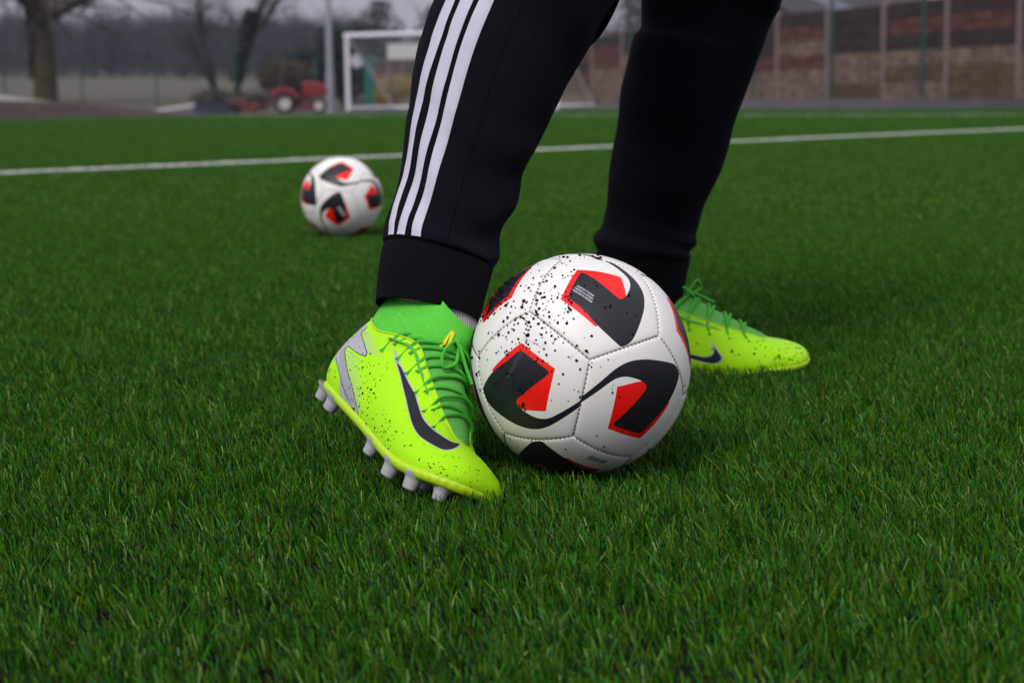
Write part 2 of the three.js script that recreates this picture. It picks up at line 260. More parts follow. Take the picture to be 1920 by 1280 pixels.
function football(label, c, R, kinds, spots, tails = {}) {
  const b = thing('football', label, 'ball', c, 0, 'match balls on the turf');
  const turn = new THREE.Quaternion().setFromRotationMatrix(new THREE.Matrix4().set(...R.flatMap((r, i) => [...r, 0]), 0, 0, 0, 1));
  FACES.forEach((f, i) => {
    const n = f.clone(), q = FACES[tails[i] ?? PARTNER[i]], x = q.clone().addScaledVector(n, -q.dot(n)).normalize(), y = n.clone().cross(x);
    const p = mesh('panel', panelGeo, mPanel[kinds[i] ?? 'plain'], b);
    p.quaternion.setFromRotationMatrix(new THREE.Matrix4().makeBasis(x, y, n)).premultiply(turn);
  });
  mesh('bladder', new THREE.SphereGeometry(BALL_R - 0.0023, 48, 32), mCore, b);
  const st = mesh('stitching', stitchGeo, mStitch, b); st.quaternion.copy(turn); st.userData.kind = 'stuff';
  if (spots) { const s = mesh('rubber_crumb', crumbs(spots, 31), mCrumb, b); s.userData.kind = 'stuff'; }
  return b;
}
{
  const c1 = [0.0678, 0.1227, -1.7356], r = rng(21), spots = [];
  const add = (d, s) => spots.push([d.clone().multiplyScalar(BALL_R), d.clone(), s]);
  const rnd = (c, sp) => V3(c.x + sp * (r() + r() + r() - 1.5), c.y + sp * (r() + r() + r() - 1.5), c.z + sp * (r() + r() + r() - 1.5)).normalize();
  const size = () => 0.0007 + 0.0012 * r() * r() + (r() < 0.15 ? 0.0008 : 0);
  const A = V3(-0.33, 0.62, 0.70).normalize(), B = V3(-0.62, 0.35, 0.70).normalize(), C = V3(-0.73, 0.66, 0.12).normalize(), D = V3(-0.3, -0.1, 0.94).normalize();
  for (let k = 0; k < 125; k++) add(rnd(A, 0.42), size());
  for (let k = 0; k < 85; k++) add(rnd(B, 0.5), size());
  for (let k = 0; k < 170; k++) add(rnd(C, 0.22), size() * 0.8);
  for (let k = 0; k < 45; k++) add(rnd(D, 0.7), size() * 0.9);
  for (let k = 0; k < 40; k++) add(rnd(V3(-0.1, 0.99, 0.1), 0.6), size());
  for (let k = 0; k < 36; k++) add(rnd(V3(0.2, -0.2, 0.6), 1.6), size() * 0.8);
  for (let k = 0; k < 14; k++) { const c = rnd(B, 0.6); for (let m = 0; m < 4; m++) add(rnd(c, 0.025), size() * 0.8); }
  const R1 = [[-0.1989, 0.0292, 0.9796], [-0.9644, 0.1716, -0.2009], [-0.174, -0.9847, -0.006]];
  football('white football spotted with rubber crumb, beside the raised neon boot', c1, R1, { 8: 'origin', 10: 'barcode', 0: 'emboss' }, spots, { 5: 9 });
  const R2 = [[-0.7581860, -0.3810979, 0.5290731], [0.6253292, -0.6548429, 0.4244340], [0.1847088, 0.6526448, 0.7348044]];
  football('clean white football lying alone on open turf, short of the white line', [-0.4574, 0.1205, -4.7810], R2, { 3: 'logo' });
}
// ---------------------------------------------------------------- football boots: a band (round the foot, up from the sole) closed by tongue and collar
const BOOT = [ // side of the foot from heel to toe: feather edge, two bulge points, top edge  (x forward, y up, z outward)
  [[0.012, 0.006, 0], [-0.006, 0.022, 0], [-0.004, 0.058, 0], [0.006, 0.090, 0]],
  [[0.024, 0.006, 0.024], [0.012, 0.022, 0.035], [0.014, 0.055, 0.030], [0.021, 0.087, 0.025]],
  [[0.050, 0.006, 0.030], [0.047, 0.022, 0.042], [0.047, 0.054, 0.037], [0.046, 0.085, 0.033]],
  [[0.080, 0.006, 0.031], [0.080, 0.022, 0.043], [0.078, 0.056, 0.040], [0.077, 0.096, 0.035]],
  [[0.110, 0.006, 0.034], [0.110, 0.022, 0.046], [0.106, 0.058, 0.043], [0.103, 0.102, 0.031]],
  [[0.140, 0.006, 0.040], [0.141, 0.021, 0.052], [0.134, 0.052, 0.047], [0.128, 0.091, 0.0285]],
  [[0.170, 0.006, 0.046], [0.171, 0.020, 0.056], [0.162, 0.046, 0.049], [0.153, 0.080, 0.0265]],
  [[0.200, 0.006, 0.048], [0.202, 0.019, 0.057], [0.190, 0.041, 0.048], [0.177, 0.070, 0.023]],
  [[0.229, 0.007, 0.045], [0.233, 0.019, 0.053], [0.218, 0.036, 0.042], [0.198, 0.061, 0.017]],
  [[0.248, 0.008, 0.039], [0.254, 0.019, 0.047], [0.240, 0.036, 0.037], [0.211, 0.0535, 0.011]],
  [[0.262, 0.009, 0.023], [0.270, 0.020, 0.028], [0.256, 0.039, 0.022], [0.217, 0.0515, 0.004]],
  [[0.265, 0.010, -0.005], [0.274, 0.021, -0.005], [0.261, 0.040, -0.004], [0.219, 0.051, 0]],
];
const RING = 22;
const bootStation = (() => { const all = BOOT.map((s) => s); for (let k = 10; k >= 1; k--) { const waist = k >= 2 && k <= 5 ? 0.82 : 0.93; all.push(BOOT[k].map(([x, y, z], m) => [x, y, -z * (m === 3 ? 1 : waist) - (k >= 9 && m < 3 ? 0.008 : 0)])); } return all; })();
const cr = (a, b, c, d, t) => 0.5 * (2 * b + (c - a) * t + (2 * a - 5 * b + 4 * c - d) * t * t + (3 * b - a - 3 * c + d) * t * t * t);
function bootPoint(u, v) { // u 0..22 round the foot, v 0..1 from the sole to the top edge
  u = ((u % RING) + RING) % RING; const i = Math.floor(u), t = u - i, q = [-1, 0, 1, 2].map((k) => bootStation[(i + k + RING) % RING]);
  const P = [0, 1, 2, 3].map((m) => [0, 1, 2].map((c) => cr(q[0][m][c], q[1][m][c], q[2][m][c], q[3][m][c], t)));
  const w = 1 - v, b = [w * w * w, 3 * w * w * v, 3 * w * v * v, v * v * v];
  return V3(...[0, 1, 2].map((c) => b[0] * P[0][c] + b[1] * P[1][c] + b[2] * P[2][c] + b[3] * P[3][c]));
}
const bootNormal = (u, v) => { const e = 0.02, a = bootPoint(u + e, v).sub(bootPoint(u - e, v)), b = bootPoint(u, Math.min(1, v + e)).sub(bootPoint(u, Math.max(0, v - e))); return a.cross(b).normalize().multiplyScalar(-1); };
function bender(angle, x0 = 0.165, L = 0.06) { // toes bent up at the ball of the foot
  return (p) => { if (p.x <= x0 || angle < 1e-4) return p; const s = Math.min(p.x - x0, L), th = angle * s / L, R = L / angle, rest = Math.max(p.x - x0 - L, 0); const x = x0 + R * Math.sin(th) + rest * Math.cos(th) - p.y * Math.sin(th), y = R * (1 - Math.cos(th)) + rest * Math.sin(th) + p.y * Math.cos(th); return p.set(x, y, p.z); };
}
const bootPrint = canvasTex(2048, 512, (c) => {
  const X = (u) => u * 2048, Y = (v) => (1 - v) * 512, r = rng(17);
  c.fillStyle = '#b4fa0a'; c.fillRect(0, 0, 2048, 512);
  for (let k = 0; k < 2600; k++) { c.fillStyle = ['rgba(160,232,20,0.10)', 'rgba(205,255,50,0.10)', 'rgba(160,225,0,0.10)'][Math.floor(r() * 3)]; c.beginPath(); c.ellipse(r() * 2048, r() * 512, 3 + 26 * r() * r(), 1 + 4 * r(), 0.4, 0, 7); c.fill(); }
  for (let k = 0; k < 900; k++) { const u = r(), v = 0.35 + 0.6 * r(); c.strokeStyle = 'rgba(120,200,10,0.16)'; c.lineWidth = 1.6; c.beginPath(); c.moveTo(X(u), Y(v)); c.lineTo(X(u) + 14, Y(v) + 9); c.stroke(); }
  const path = (pts, m) => { c.beginPath(); pts.forEach(([u, v], i) => (i ? c.lineTo : c.moveTo).call(c, X(m ? 1 - u : u), Y(v))); };
  for (const m of [false, true]) {
    // silver heel panel with comb-like edges and dark outlines
    const outer = [[0.062, 0.93], [0.0621, 0.84], [0.0858, 0.796], [0.1065, 0.731], [0.109, 0.694], [0.1018, 0.673], [0.0637, 0.642], [0.0608, 0.603], [0.0651, 0.572], [0.0887, 0.4645], [0.1169, 0.347], [0.1369, 0.255], [0.1587, 0.136], [0.1671, 0.06]];
    c.fillStyle = '#b4b6bd';
    path([...outer, [0.11, 0.0], [0.0881, 0.3066], [0.0726, 0.381], [0.0421, 0.47], [0.03, 0.56], [0, 0.57], [0, 0.93]], m); c.closePath(); c.fill();
    const comb = (u, v, len, h, dv) => { path([[u, v + h], [u + len, v + dv], [u, v - h]], m); c.closePath(); c.fill(); };
    for (let k = 0; k < 7; k++) comb(0.062 + k * 0.0065, 0.88 - k * 0.024, 0.040 + 0.008 * r(), 0.009, 0.035);
    for (let k = 0; k < 13; k++) { const t = k / 12; comb(lerp(0.066, 0.155, t), lerp(0.60, 0.16, t), lerp(0.05, 0.025, t) * (0.8 + 0.4 * r()), 0.010, 0.03); }
    for (let k = 0; k < 6; k++) comb(0.003 + k * 0.011, 0.52 - k * 0.025, 0.02, 0.008, -0.03);
    c.strokeStyle = 'rgba(70,72,80,0.55)'; c.lineWidth = 1.6; for (let k = 0; k < 46; k++) { const t = k / 45; path([[lerp(0.050, 0.122, t), lerp(0.56, 0.10, t)], [lerp(0.068, 0.152, t), lerp(0.565, 0.17, t)]], m); c.stroke(); } c.strokeStyle = 'rgba(120,123,130,0.5)'; for (let k = 0; k < 14; k++) { path([[0.004, 0.60 + k * 0.022], [0.05 + 0.002 * k, 0.62 + k * 0.020]], m); c.stroke(); }
    c.strokeStyle = '#20252c'; c.lineWidth = 4; c.lineJoin = 'round'; path(outer, m); c.stroke(); path([[0.03, 0.56], [0.0421, 0.47], [0.0726, 0.381], [0.0881, 0.3066], [0.112, 0.20], [0.15, 0.06]], m); c.stroke();
    c.fillStyle = '#8be03a'; path([[0.040, 0.785], [0.047, 0.80], [0.050, 0.735], [0.044, 0.715], [0.036, 0.74]], m); c.closePath(); c.fill(); c.lineWidth = 2.5; c.stroke();
    // stitched line along the throat
    c.strokeStyle = 'rgba(40,120,20,0.8)'; c.lineWidth = 1.5; c.setLineDash([9, 6]); path(Array.from({ length: 30 }, (_, k) => [0.13 + 0.28 * k / 29, 0.955]), m); c.stroke(); c.setLineDash([]);
    c.strokeStyle = 'rgba(120,190,0,0.7)'; c.lineWidth = 3; path(Array.from({ length: 20 }, (_, k) => [0.12 + 0.30 * k / 19, 0.085 + 0.01 * Math.sin(k)]), m); c.stroke();
    // eyelets
    c.fillStyle = '#174a10'; for (const u of [0.130, 0.170, 0.209, 0.252, 0.296, 0.341]) { c.beginPath(); c.ellipse(X(m ? 1 - u : u), Y(0.83), 4.5, 7, 0, 0, 7); c.fill(); }
  }
  const mark = (pts, tip) => { const P = pts.map(([u, v]) => [X(u), Y(v), 0]); for (const i of tip) P[i][2] = 1; smoothPath(c, P); c.lineJoin = 'miter'; c.strokeStyle = '#b4b7bd'; c.lineWidth = 13; c.stroke(); c.fillStyle = '#23262b'; c.fill(); };
  c.fillStyle = '#b4b7bd'; path([[0.143, 0.879], [0.178, 0.815], [0.176, 0.765]]); c.closePath(); c.fill();
  mark([[0.1737, 0.7853], [0.1965, 0.785], [0.2244, 0.795], [0.254, 0.805], [0.2703, 0.794], [0.2985, 0.775], [0.3355, 0.785], [0.3722, 0.8332], [0.4067, 0.876], [0.443, 0.9472], [0.428, 0.83], [0.4095, 0.7178], [0.3932, 0.6558], [0.3733, 0.6384], [0.3531, 0.6269], [0.3261, 0.61], [0.2991, 0.6363], [0.2701, 0.675], [0.2472, 0.71], [0.2187, 0.738], [0.1889, 0.76]], [0, 9]);
  mark([[0.747, 0.6376], [0.7372, 0.45], [0.744, 0.35], [0.755, 0.304], [0.770, 0.308], [0.787, 0.341], [0.83, 0.43], [0.885, 0.58], [0.83, 0.475], [0.7857, 0.422], [0.771, 0.413], [0.756, 0.455], [0.749, 0.54]], [0, 7]);
  for (let k = 0; k < 260; k++) { const a = X(0.17 + 0.27 * r()), b = Y(0.6 + 0.3 * r()); c.fillStyle = 'rgba(90,110,95,0.05)'; c.beginPath(); c.ellipse(a, b, 8 * r(), 3 * r(), 1, 0, 7); c.fill(); }
});

const knit = noiseTex(128, (x, y) => 0.5 + 0.28 * Math.sin(x * 2 * Math.PI * 32) * Math.sin(y * 2 * Math.PI * 32) + 0.3 * (wrapNoise(x, y, 32, 2) - 0.4));
const mUpper = { lateral: M({ color: 0xffffff, map: bootPrint, roughness: 0.45, bumpMap: rep(knit, 34, 7), bumpScale: 0.0006, specularIntensity: 0.5 }) };
const mKnit = M({ map: rep(noiseTex(128, (x, y) => { const q = wrapNoise(x, y, 64, 2), m = wrapNoise(x, y, 6, 3), t = q + 0.35 * m > 0.78 ? 1 : 0; return t ? [0.44, 0.88, 0.24] : [0.30 + 0.10 * q, 0.74 + 0.12 * q, 0.20 + 0.06 * q]; }, true), 3, 1.5), color: 0xffffff, roughness: 0.85, bumpMap: rep(knit, 6, 3), bumpScale: 0.0004, sheen: 0.4, sheenColor: lin(0.2, 0.6, 0.1), sheenRoughness: 0.6 });
const mTongue = M({ color: lin(0.10, 0.42, 0.06), roughness: 0.85, bumpMap: rep(knit, 4, 8), bumpScale: 0.0004 });
const mLace = M({ color: lin(0.055, 0.44, 0.022), roughness: 0.7, bumpMap: rep(knit, 20, 1), bumpScale: 0.0003 });
const mSole = M({ color: lin(0.42, 0.66, 0.006), roughness: 0.4 });
const mStud = M({ color: lin(0.40, 0.40, 0.43), roughness: 0.45 });
const mSeam = M({ color: lin(0.05, 0.16, 0.02), roughness: 0.8 });
function boot(parent, label, { at, axes, bend, mirror, crumbSpots, loops, size = [1, 1, 1], collarShift = [0, 0, 0], collarTop = 1 }) {
  const g = new THREE.Group(); g.name = 'football_boot'; parent.add(g); if (label) g.userData.label = label;
  const B = bender(bend), S = (p) => { B(p); if (mirror) p.z = -p.z; return p; };
  g.position.set(...at); g.scale.set(...size); g.quaternion.setFromRotationMatrix(new THREE.Matrix4().makeBasis(...axes));
  const shape = (geo) => { const p = geo.attributes.position, v = V3(); for (let i = 0; i < p.count; i++) { S(v.fromBufferAttribute(p, i)); p.setXYZ(i, v.x, v.y, v.z); } if (mirror && geo.index) { const ix = geo.index.array; for (let i = 0; i < ix.length; i += 3) { const t = ix[i]; ix[i] = ix[i + 1]; ix[i + 1] = t; } } geo.computeVertexNormals(); return geo; };
  const flex = (p) => { const k = Math.exp(-(((p.x - 0.185) / 0.035) ** 2)), w = Math.sin((p.x * 1.0 + Math.abs(p.z) * 0.45) * 230); return k * w * 0.0007 * (bend > 0.1 ? 0.6 : 1.6); };
  const dirt = (p) => 0.0006 * (fbm(p.x * 60, p.y * 60, p.z * 60, 2) - 0.4);
  mesh('upper', shape(grid(264, 30, (u, v) => { const p = bootPoint(u * RING, v), n = bootNormal(u * RING, clamp(v, 0.02, 0.98)); return p.addScaledVector(n, (flex(p) + dirt(p)) * Math.sin(Math.PI * clamp(v, 0, 1)) ** 0.5); }, (u, v) => [u, v], true)), mUpper.lateral, g);
  // rolled top edge, welded to the upper
  const edge = new THREE.CatmullRomCurve3(Array.from({ length: 66 }, (_, k) => bootPoint(k / 3, 0.995)), true);
  mesh('top_edge', shape(new THREE.TubeGeometry(edge, 200, 0.0011, 6, true)), mSole, g);
  // sole plate: outline of the feather edge, with a rounded rim
  const rimAt = (u, k) => { const p = bootPoint(u, 0), c = V3(clamp(p.x, 0.03, 0.25), 0, 0), out = p.clone().sub(c).setY(0).normalize(); const R = [[-0.001, 0.010], [0.0028, 0.0095], [0.0036, 0.006], [0.0025, 0.002], [-0.002, 0.0], [-0.012, 0.0005]][k]; const wave = k === 1 || k === 2 ? 0.0005 * Math.sin(u * 60) * smooth(6, 7, u) * smooth(10.6, 9.8, u) : 0; return p.addScaledVector(out, R[0] + wave).setY(p.y - 0.006 + R[1]); };
  const rim = shape(grid(264, 5, (u, v) => rimAt(u * RING, Math.round(v * 5)), null, true));
  const base = (() => { const n = 88, pos = [], idx = []; for (let k = 0; k < n; k++) { const p = rimAt(k / n * RING, 5); pos.push(p.x, p.y, p.z); } for (let k = 0; k < n; k++) { const p = rimAt(k / n * RING, 5); pos.push(lerp(p.x, clamp(p.x, 0.035, 0.24), 0.95), p.y + 0.001, p.z * 0.05); } for (let k = 0; k < n; k++) { const a = k, b = (k + 1) % n, c = n + k, d = n + b; idx.push(a, b, c, b, d, c); } const q = new THREE.BufferGeometry(); q.setAttribute('position', new THREE.Float32BufferAttribute(pos, 3)); q.setIndex(idx); return shape(q); })();
  base.setAttribute('uv', new THREE.Float32BufferAttribute(new Float32Array(base.attributes.position.count * 2), 2));
  mesh('sole_plate', rim, mSole, g); mesh('outsole', base, mStud, g);
  for (const [x, z, s] of [[0.022, 0.016, 1], [0.022, -0.014, 1], [0.048, 0.022, 1], [0.05, -0.019, 1], [0.14, 0.031, 0.95], [0.145, -0.026, 0.95], [0.182, 0.036, 1.05], [0.185, -0.031, 1], [0.214, 0.036, 1], [0.222, -0.031, 1], [0.243, 0.026, 0.9], [0.25, -0.028, 0.9], [0.2, 0.002, 0.85]]) {
    const pr = [[0.0130, 0.003], [0.0118, 0.0], [0.0094, -0.0014], [0.0080, -0.005], [0.0066, -0.0122], [0.0056, -0.0138], [0.0, -0.0140]].map(([a, b]) => new THREE.Vector2(a * s, b * s));
    const st = new THREE.LatheGeometry(pr.reverse(), 20); st.translate(x, 0.002, z * 1.08);
    mesh('stud', shape(st), mStud, g);
  }
  // ribbed knit collar
  const RG = [[0.058, 0.058, 0.044, 0.027], [0.074, 0.056, 0.0475, 0.0300], [0.090, 0.0565, 0.0510, 0.0330], [0.106, 0.0635, 0.0585, 0.0355], [0.122, 0.0670, 0.0595, 0.0350], [0.138, 0.0670, 0.0570, 0.0330], [0.154, 0.0650, 0.0520, 0.0310]];
  const ringAt = (phi, t) => { const f = t * (RG.length - 1), i = Math.min(RG.length - 2, Math.floor(f)), k = f - i, e = RG[i].map((v, m) => lerp(v, RG[i + 1][m], k)); const cx = Math.cos(phi), sz = Math.sin(phi); const w = 0.0006 * (fbm(cx * 3 + 9, sz * 3, t * 6, 2) - 0.4) * 3; return V3(e[1] + (e[2] + w) * Math.sign(cx) * Math.abs(cx) ** 0.94, e[0] - 0.010 * t * t * Math.max(0, cx), (e[3] + w) * sz).add(V3(...collarShift).multiplyScalar(smooth(0.25, 1, t))); };
  mesh('collar', shape(grid(72, 24, (u, v) => ringAt(-u * 2 * Math.PI, v * collarTop), (u, v) => [u * 2, v], true)), mKnit, g);
  // tongue under the laces
  const CROWN = [[2.75, 0.104, 0.121], [3.4, 0.113, 0.120], [4.2, 0.124, 0.117], [5, 0.138, 0.108], [6, 0.159, 0.0925], [7, 0.182, 0.0785], [8, 0.201, 0.0668], [9, 0.2135, 0.0590], [10, 0.2185, 0.0535], [11, 0.2195, 0.0515]];
  const crown = (k) => { let i = 0; while (i < CROWN.length - 2 && CROWN[i + 1][0] < k) i++; const t = clamp((k - CROWN[i][0]) / (CROWN[i + 1][0] - CROWN[i][0]), 0, 1); return V3(lerp(CROWN[i][1], CROWN[i + 1][1], t), lerp(CROWN[i][2], CROWN[i + 1][2], t), 0); };
  const arch = (k, w, lift = 0) => { const a = bootPoint(k, 0.97), b = bootPoint(RING - k, 0.97), mid = a.clone().add(b).multiplyScalar(0.5), c = crown(k), f = 1 - Math.min(1, w * w); const p = mid.clone().addScaledVector(a.clone().sub(b), w / 2).addScaledVector(c.clone().sub(mid), f); if (Math.abs(w) > 1) p.y -= (Math.abs(w) - 1) * 0.02; p.y += lift * 0.8; p.x += lift * 0.4; p.z += lift * w * 0.6; return p; };
  mesh('tongue', shape(grid(22, 40, (u, v) => arch(lerp(2.75, 11, v), (0.5 - u) * 2.3, -0.0012 + 0.0003 * Math.sin(v * 70)), (u, v) => [u, v])), mTongue, g);
  // laces: straight bars from the outer eyelets, and diagonals from the inner ones
  const eyes = [2.86, 3.74, 4.6, 5.55, 6.5, 7.5];
  const eye = (u, side, v, l = 0.001) => { const k = side > 0 ? u : RING - u; return bootPoint(k, v).addScaledVector(bootNormal(k, v), l); };
  const top = (k, f, lift) => arch(eyes[k], 1 - 2 * f, lift);
  eyes.forEach((e, k) => {
    const l = 0.0024, b = [eye(e, 1, 0.80, -0.001), eye(e, 1, 0.83), eye(e, 1, 0.92, 0.0016), ...[0.9, 0.55, 0.1, -0.4, -0.8].map((w) => arch(e - 0.05, w, l + 0.0012 * Math.sin(k * 2 + w))), eye(e, -1, 0.92, 0.0016), eye(e, -1, 0.83), eye(e, -1, 0.80, -0.001)];
    mesh('lace', shape(new THREE.TubeGeometry(new THREE.CatmullRomCurve3(b), 64, 0.0020, 8)), mLace, g);
    if (k < 5) for (const s of [1]) { const n = eyes[k + 1], q = [eye(e + 0.3, s, 0.90, -0.001), eye(e + 0.3, s, 0.94, 0.0012), ...[0.88, 0.5, 0.1, -0.35, -0.75].map((w) => arch(lerp(e + 0.3, n, (1 - w) / 2), w * s, s > 0 ? 0.0014 : 0.0006)), eye(n, -s, 0.95, 0.0008), eye(n, -s, 0.88, -0.001)]; mesh('lace', shape(new THREE.TubeGeometry(new THREE.CatmullRomCurve3(q), 48, 0.0019, 8)), mLace, g); }
  });
  const K = arch(3.5, 0.1, 0.0045);
  { const t = new THREE.TorusKnotGeometry(0.0036, 0.0017, 48, 6, 2, 3); t.translate(K.x, K.y, K.z); mesh('lace', shape(t), mLace, g); }
  for (const L of loops) mesh('lace', shape(new THREE.TubeGeometry(new THREE.CatmullRomCurve3([K, ...L.map(([x, y, z]) => V3(K.x + x, K.y + y, K.z + z))], false), 50, 0.0018, 7)), mLace, g);
  // small emblem tab on the collar
  { const e = canvasTex(128, 256, (c) => { c.fillStyle = '#e8ea00'; c.fillRect(0, 0, 128, 256); c.strokeStyle = '#35a52a'; c.lineWidth = 6; c.strokeRect(8, 8, 112, 240); c.fillStyle = '#12200a'; c.beginPath(); c.moveTo(84, 40); c.quadraticCurveTo(44, 120, 40, 196); c.quadraticCurveTo(60, 226, 96, 178); c.quadraticCurveTo(66, 196, 66, 166); c.closePath(); c.fill(); });
    const m = M({ color: 0xffffff, map: e, roughness: 0.6 });
    mesh('emblem', shape(grid(6, 10, (u, v) => { const wid = 0.42 + 0.58 * Math.sin(Math.PI * clamp(0.12 + 0.66 * (1 - v), 0, 1)); const p = ringAt(0.50 + (u - 0.5) * 0.19 * wid, 0.56 + v * 0.28), c = ringAt(0.50, 0.56 + v * 0.28); c.setX(0.05).setZ(0.004); return p.addScaledVector(p.clone().sub(c).setY(0).normalize(), 0.0012); })), m, g); }
  if (crumbSpots) { const cs = mesh('rubber_crumb', (() => { const geo = crumbs(crumbSpots.map(([u, v, s]) => [bootPoint(u, v), bootNormal(u, clamp(v, 0.03, 0.97)), s]), 41); shape(geo); return geo; })(), mCrumb, g); cs.userData.kind = 'stuff'; }
  return g;
}
// ---------------------------------------------------------------- the player
const person = thing('person', 'player in black joggers with three white stripes and neon boots', 'person', [0, 0, 0]);
// stations of a trouser leg: centre, half width, tilt of the section (degrees), lift of its front
const RIGHT_LEG = [[0.035, 0.800, -2.060, 0.116, 8, 0.30], [0.062, 0.680, -2.010, 0.110, 12, 0.34], [0.049, 0.575, -1.952, 0.102, 16, 0.36], [0.0175, 0.4951, -1.915, 0.0915, 18.5, 0.36], [0.0007, 0.4611, -1.903, 0.0858, 19.7, 0.36], [-0.0157, 0.4246, -1.891, 0.0814, 22.9, 0.36], [-0.0301, 0.3883, -1.8791, 0.0774, 26.3, 0.36], [-0.0433, 0.3495, -1.8651, 0.0714, 28.6, 0.36], [-0.0539, 0.3139, -1.8511, 0.0644, 29, 0.36], [-0.0633, 0.2786, -1.8371, 0.0606, 27.9, 0.36], [-0.0703, 0.2478, -1.8231, 0.0576, 21.8, 0.36], [-0.074, 0.227, -1.8136, 0.0571, 16.7, 0.36], [-0.0772, 0.2173, -1.804, 0.0559, 15, 0.36], [-0.0823, 0.1930, -1.788, 0.0540, 14, 0.37], [-0.0858, 0.1705, -1.776, 0.0532, 13, 0.38]];
const LEFT_LEG = [[0.090, 0.800, -2.200, 0.112, 8, -0.1], [0.190, 0.690, -2.290, 0.104, 12, -0.05], [0.255, 0.600, -2.345, 0.098, 14, 0], [0.2726, 0.5308, -2.36, 0.0905, 13.9, 0.08], [0.2637, 0.4939, -2.38, 0.0879, 12.1, 0.08], [0.259, 0.4617, -2.39, 0.0828, 12.4, 0.08], [0.2494, 0.4439, -2.395, 0.0853, 11.7, 0.08], [0.2378, 0.3977, -2.41, 0.0822, 12, 0.08], [0.2281, 0.3594, -2.42, 0.0802, 13.1, 0.08], [0.218, 0.3091, -2.435, 0.0754, 14.7, 0.08], [0.2077, 0.2611, -2.445, 0.0707, 12.7, 0.08], [0.1954, 0.2106, -2.455, 0.0665, 12.1, 0.08], [0.1863, 0.1861, -2.45, 0.0668, 10.4, 0.08], [0.1837, 0.1632, -2.447, 0.065, 6, 0.08], [0.1811, 0.1364, -2.443, 0.0600, 4.4, 0.08], [0.1800, 0.0960, -2.440, 0.0580, 2.7, 0.08]];
function legSurface(st, folds) {
  const N = st.length - 1;
  const at = (s) => { const f = clamp(s, 0, 1) * N, i = Math.min(N - 1, Math.floor(f)), t = f - i, g = (k) => st[clamp(i + k, 0, N)]; return [0, 1, 2, 3, 4, 5].map((c) => cr(g(-1)[c], g(0)[c], g(1)[c], g(2)[c], t)); };
  return (s, th, off = 0) => { // th = 0 towards +x side, pi/2 towards the front
    const [x, y, z, r, deg, up] = at(s), a = deg * Math.PI / 180, e1 = V3(Math.cos(a), -Math.sin(a), 0), e2 = V3(0, up, 1).normalize(); e2.addScaledVector(e1, -e2.dot(e1)).normalize();
    const c = Math.cos(th), q = Math.sin(th), R = r + off + (folds ? folds(s * N, th, x, y, z) : 0);
    return V3(x, y, z).addScaledVector(e1, c * R).addScaledVector(e2, q * R * 0.93);
  };
}
const foldsRight = (f, th) => { const k = smooth(6.2, 7.5, f) * smooth(11.6, 10.6, f), kn = smooth(5.5, 3, f); return k * (0.0034 * Math.sin(f * 3.1 + Math.cos(th * 2 + 0.6) * 2.2) * (0.6 + 0.4 * Math.cos(th - 0.4)) + 0.0040 * Math.sin(th * 3 + f * 0.9) * smooth(-0.2, 1, Math.cos(th - 0.7))) + kn * 0.0035 * Math.sin(f * 2.6 + th * 1.5) + 0.007 * (fbm(Math.cos(th) * 1.6 + 4, Math.sin(th) * 1.6, f * 0.7, 3) - 0.44) + 0.0035 * smooth(9.6, 10.8, f) * smooth(11.4, 11.0, f); };
const foldsLeft = (f, th) => 0.0030 * Math.sin(f * 2.2 + Math.cos(th + 1) * 2) * smooth(6, 10, f) + 0.005 * (fbm(Math.cos(th) * 1.5 + 14, Math.sin(th) * 1.5, f * 0.8, 3) - 0.44) + 0.003 * Math.sin(f * 5 + th) * smooth(10.5, 12, f);
const legR = legSurface(RIGHT_LEG, foldsRight), legL = legSurface(LEFT_LEG, foldsLeft), cuffR = legSurface(RIGHT_LEG), cuffL = legSurface(LEFT_LEG);
const fleece = noiseTex(256, (x, y) => 0.3 + 0.7 * wrapNoise(x, y, 64, 2));
const mJogger = M({ color: lin(0.0042, 0.0044, 0.0085), roughness: 0.95, specularIntensity: 0.2, sheen: 0.18, sheenColor: lin(0.06, 0.06, 0.12), sheenRoughness: 0.5, bumpMap: rep(fleece, 6, 8), bumpScale: 0.0012 });
const ribs = noiseTex(128, (x, y) => 0.5 + 0.5 * Math.sin(x * 2 * Math.PI * 16));
const mCuff = M({ color: lin(0.0034, 0.0034, 0.0050), roughness: 0.95, specularIntensity: 0.2, sheen: 0.08, sheenColor: lin(0.06, 0.06, 0.10), sheenRoughness: 0.5, bumpMap: rep(ribs, 9, 1), bumpScale: 0.0010 });
const mStripe = M({ color: lin(0.56, 0.55, 0.66), roughness: 0.8, bumpMap: rep(knit, 2, 60), bumpScale: 0.0003 });
const mSock = M({ color: lin(0.50, 0.49, 0.52), roughness: 0.95, bumpMap: rep(ribs, 5, 1), bumpScale: 0.0009 });
const mBlackSeam = M({ color: lin(0.003, 0.003, 0.004), roughness: 1, specularIntensity: 0.1 });
function trouserLeg(name, surf, n, endStation, turnIn) { // one cloth tube; its foot end is drawn in above the cuff
  const e = endStation / n;
  return grid(112, 170, (u, v) => { const s = v < 0.94 ? v / 0.94 * e : e + (v - 0.94) / 0.06 * 0.35 / n, k = smooth(0.93, 1, v); return surf(s, -u * 2 * Math.PI, -turnIn * k * k); }, (u, v) => [u, v * 2], true);
}
const hips = (() => { const g = new THREE.SphereGeometry(1, 40, 28); g.scale(0.19, 0.18, 0.155); g.rotateY(0.55); g.translate(0.045, 0.90, -2.13); return g; })();
const joggers = mesh('joggers', merge([trouserLeg('leg', legR, 14, 11.05, 0.006), trouserLeg('leg', legL, 15, 13.0, 0.006), hips]), mJogger, person);
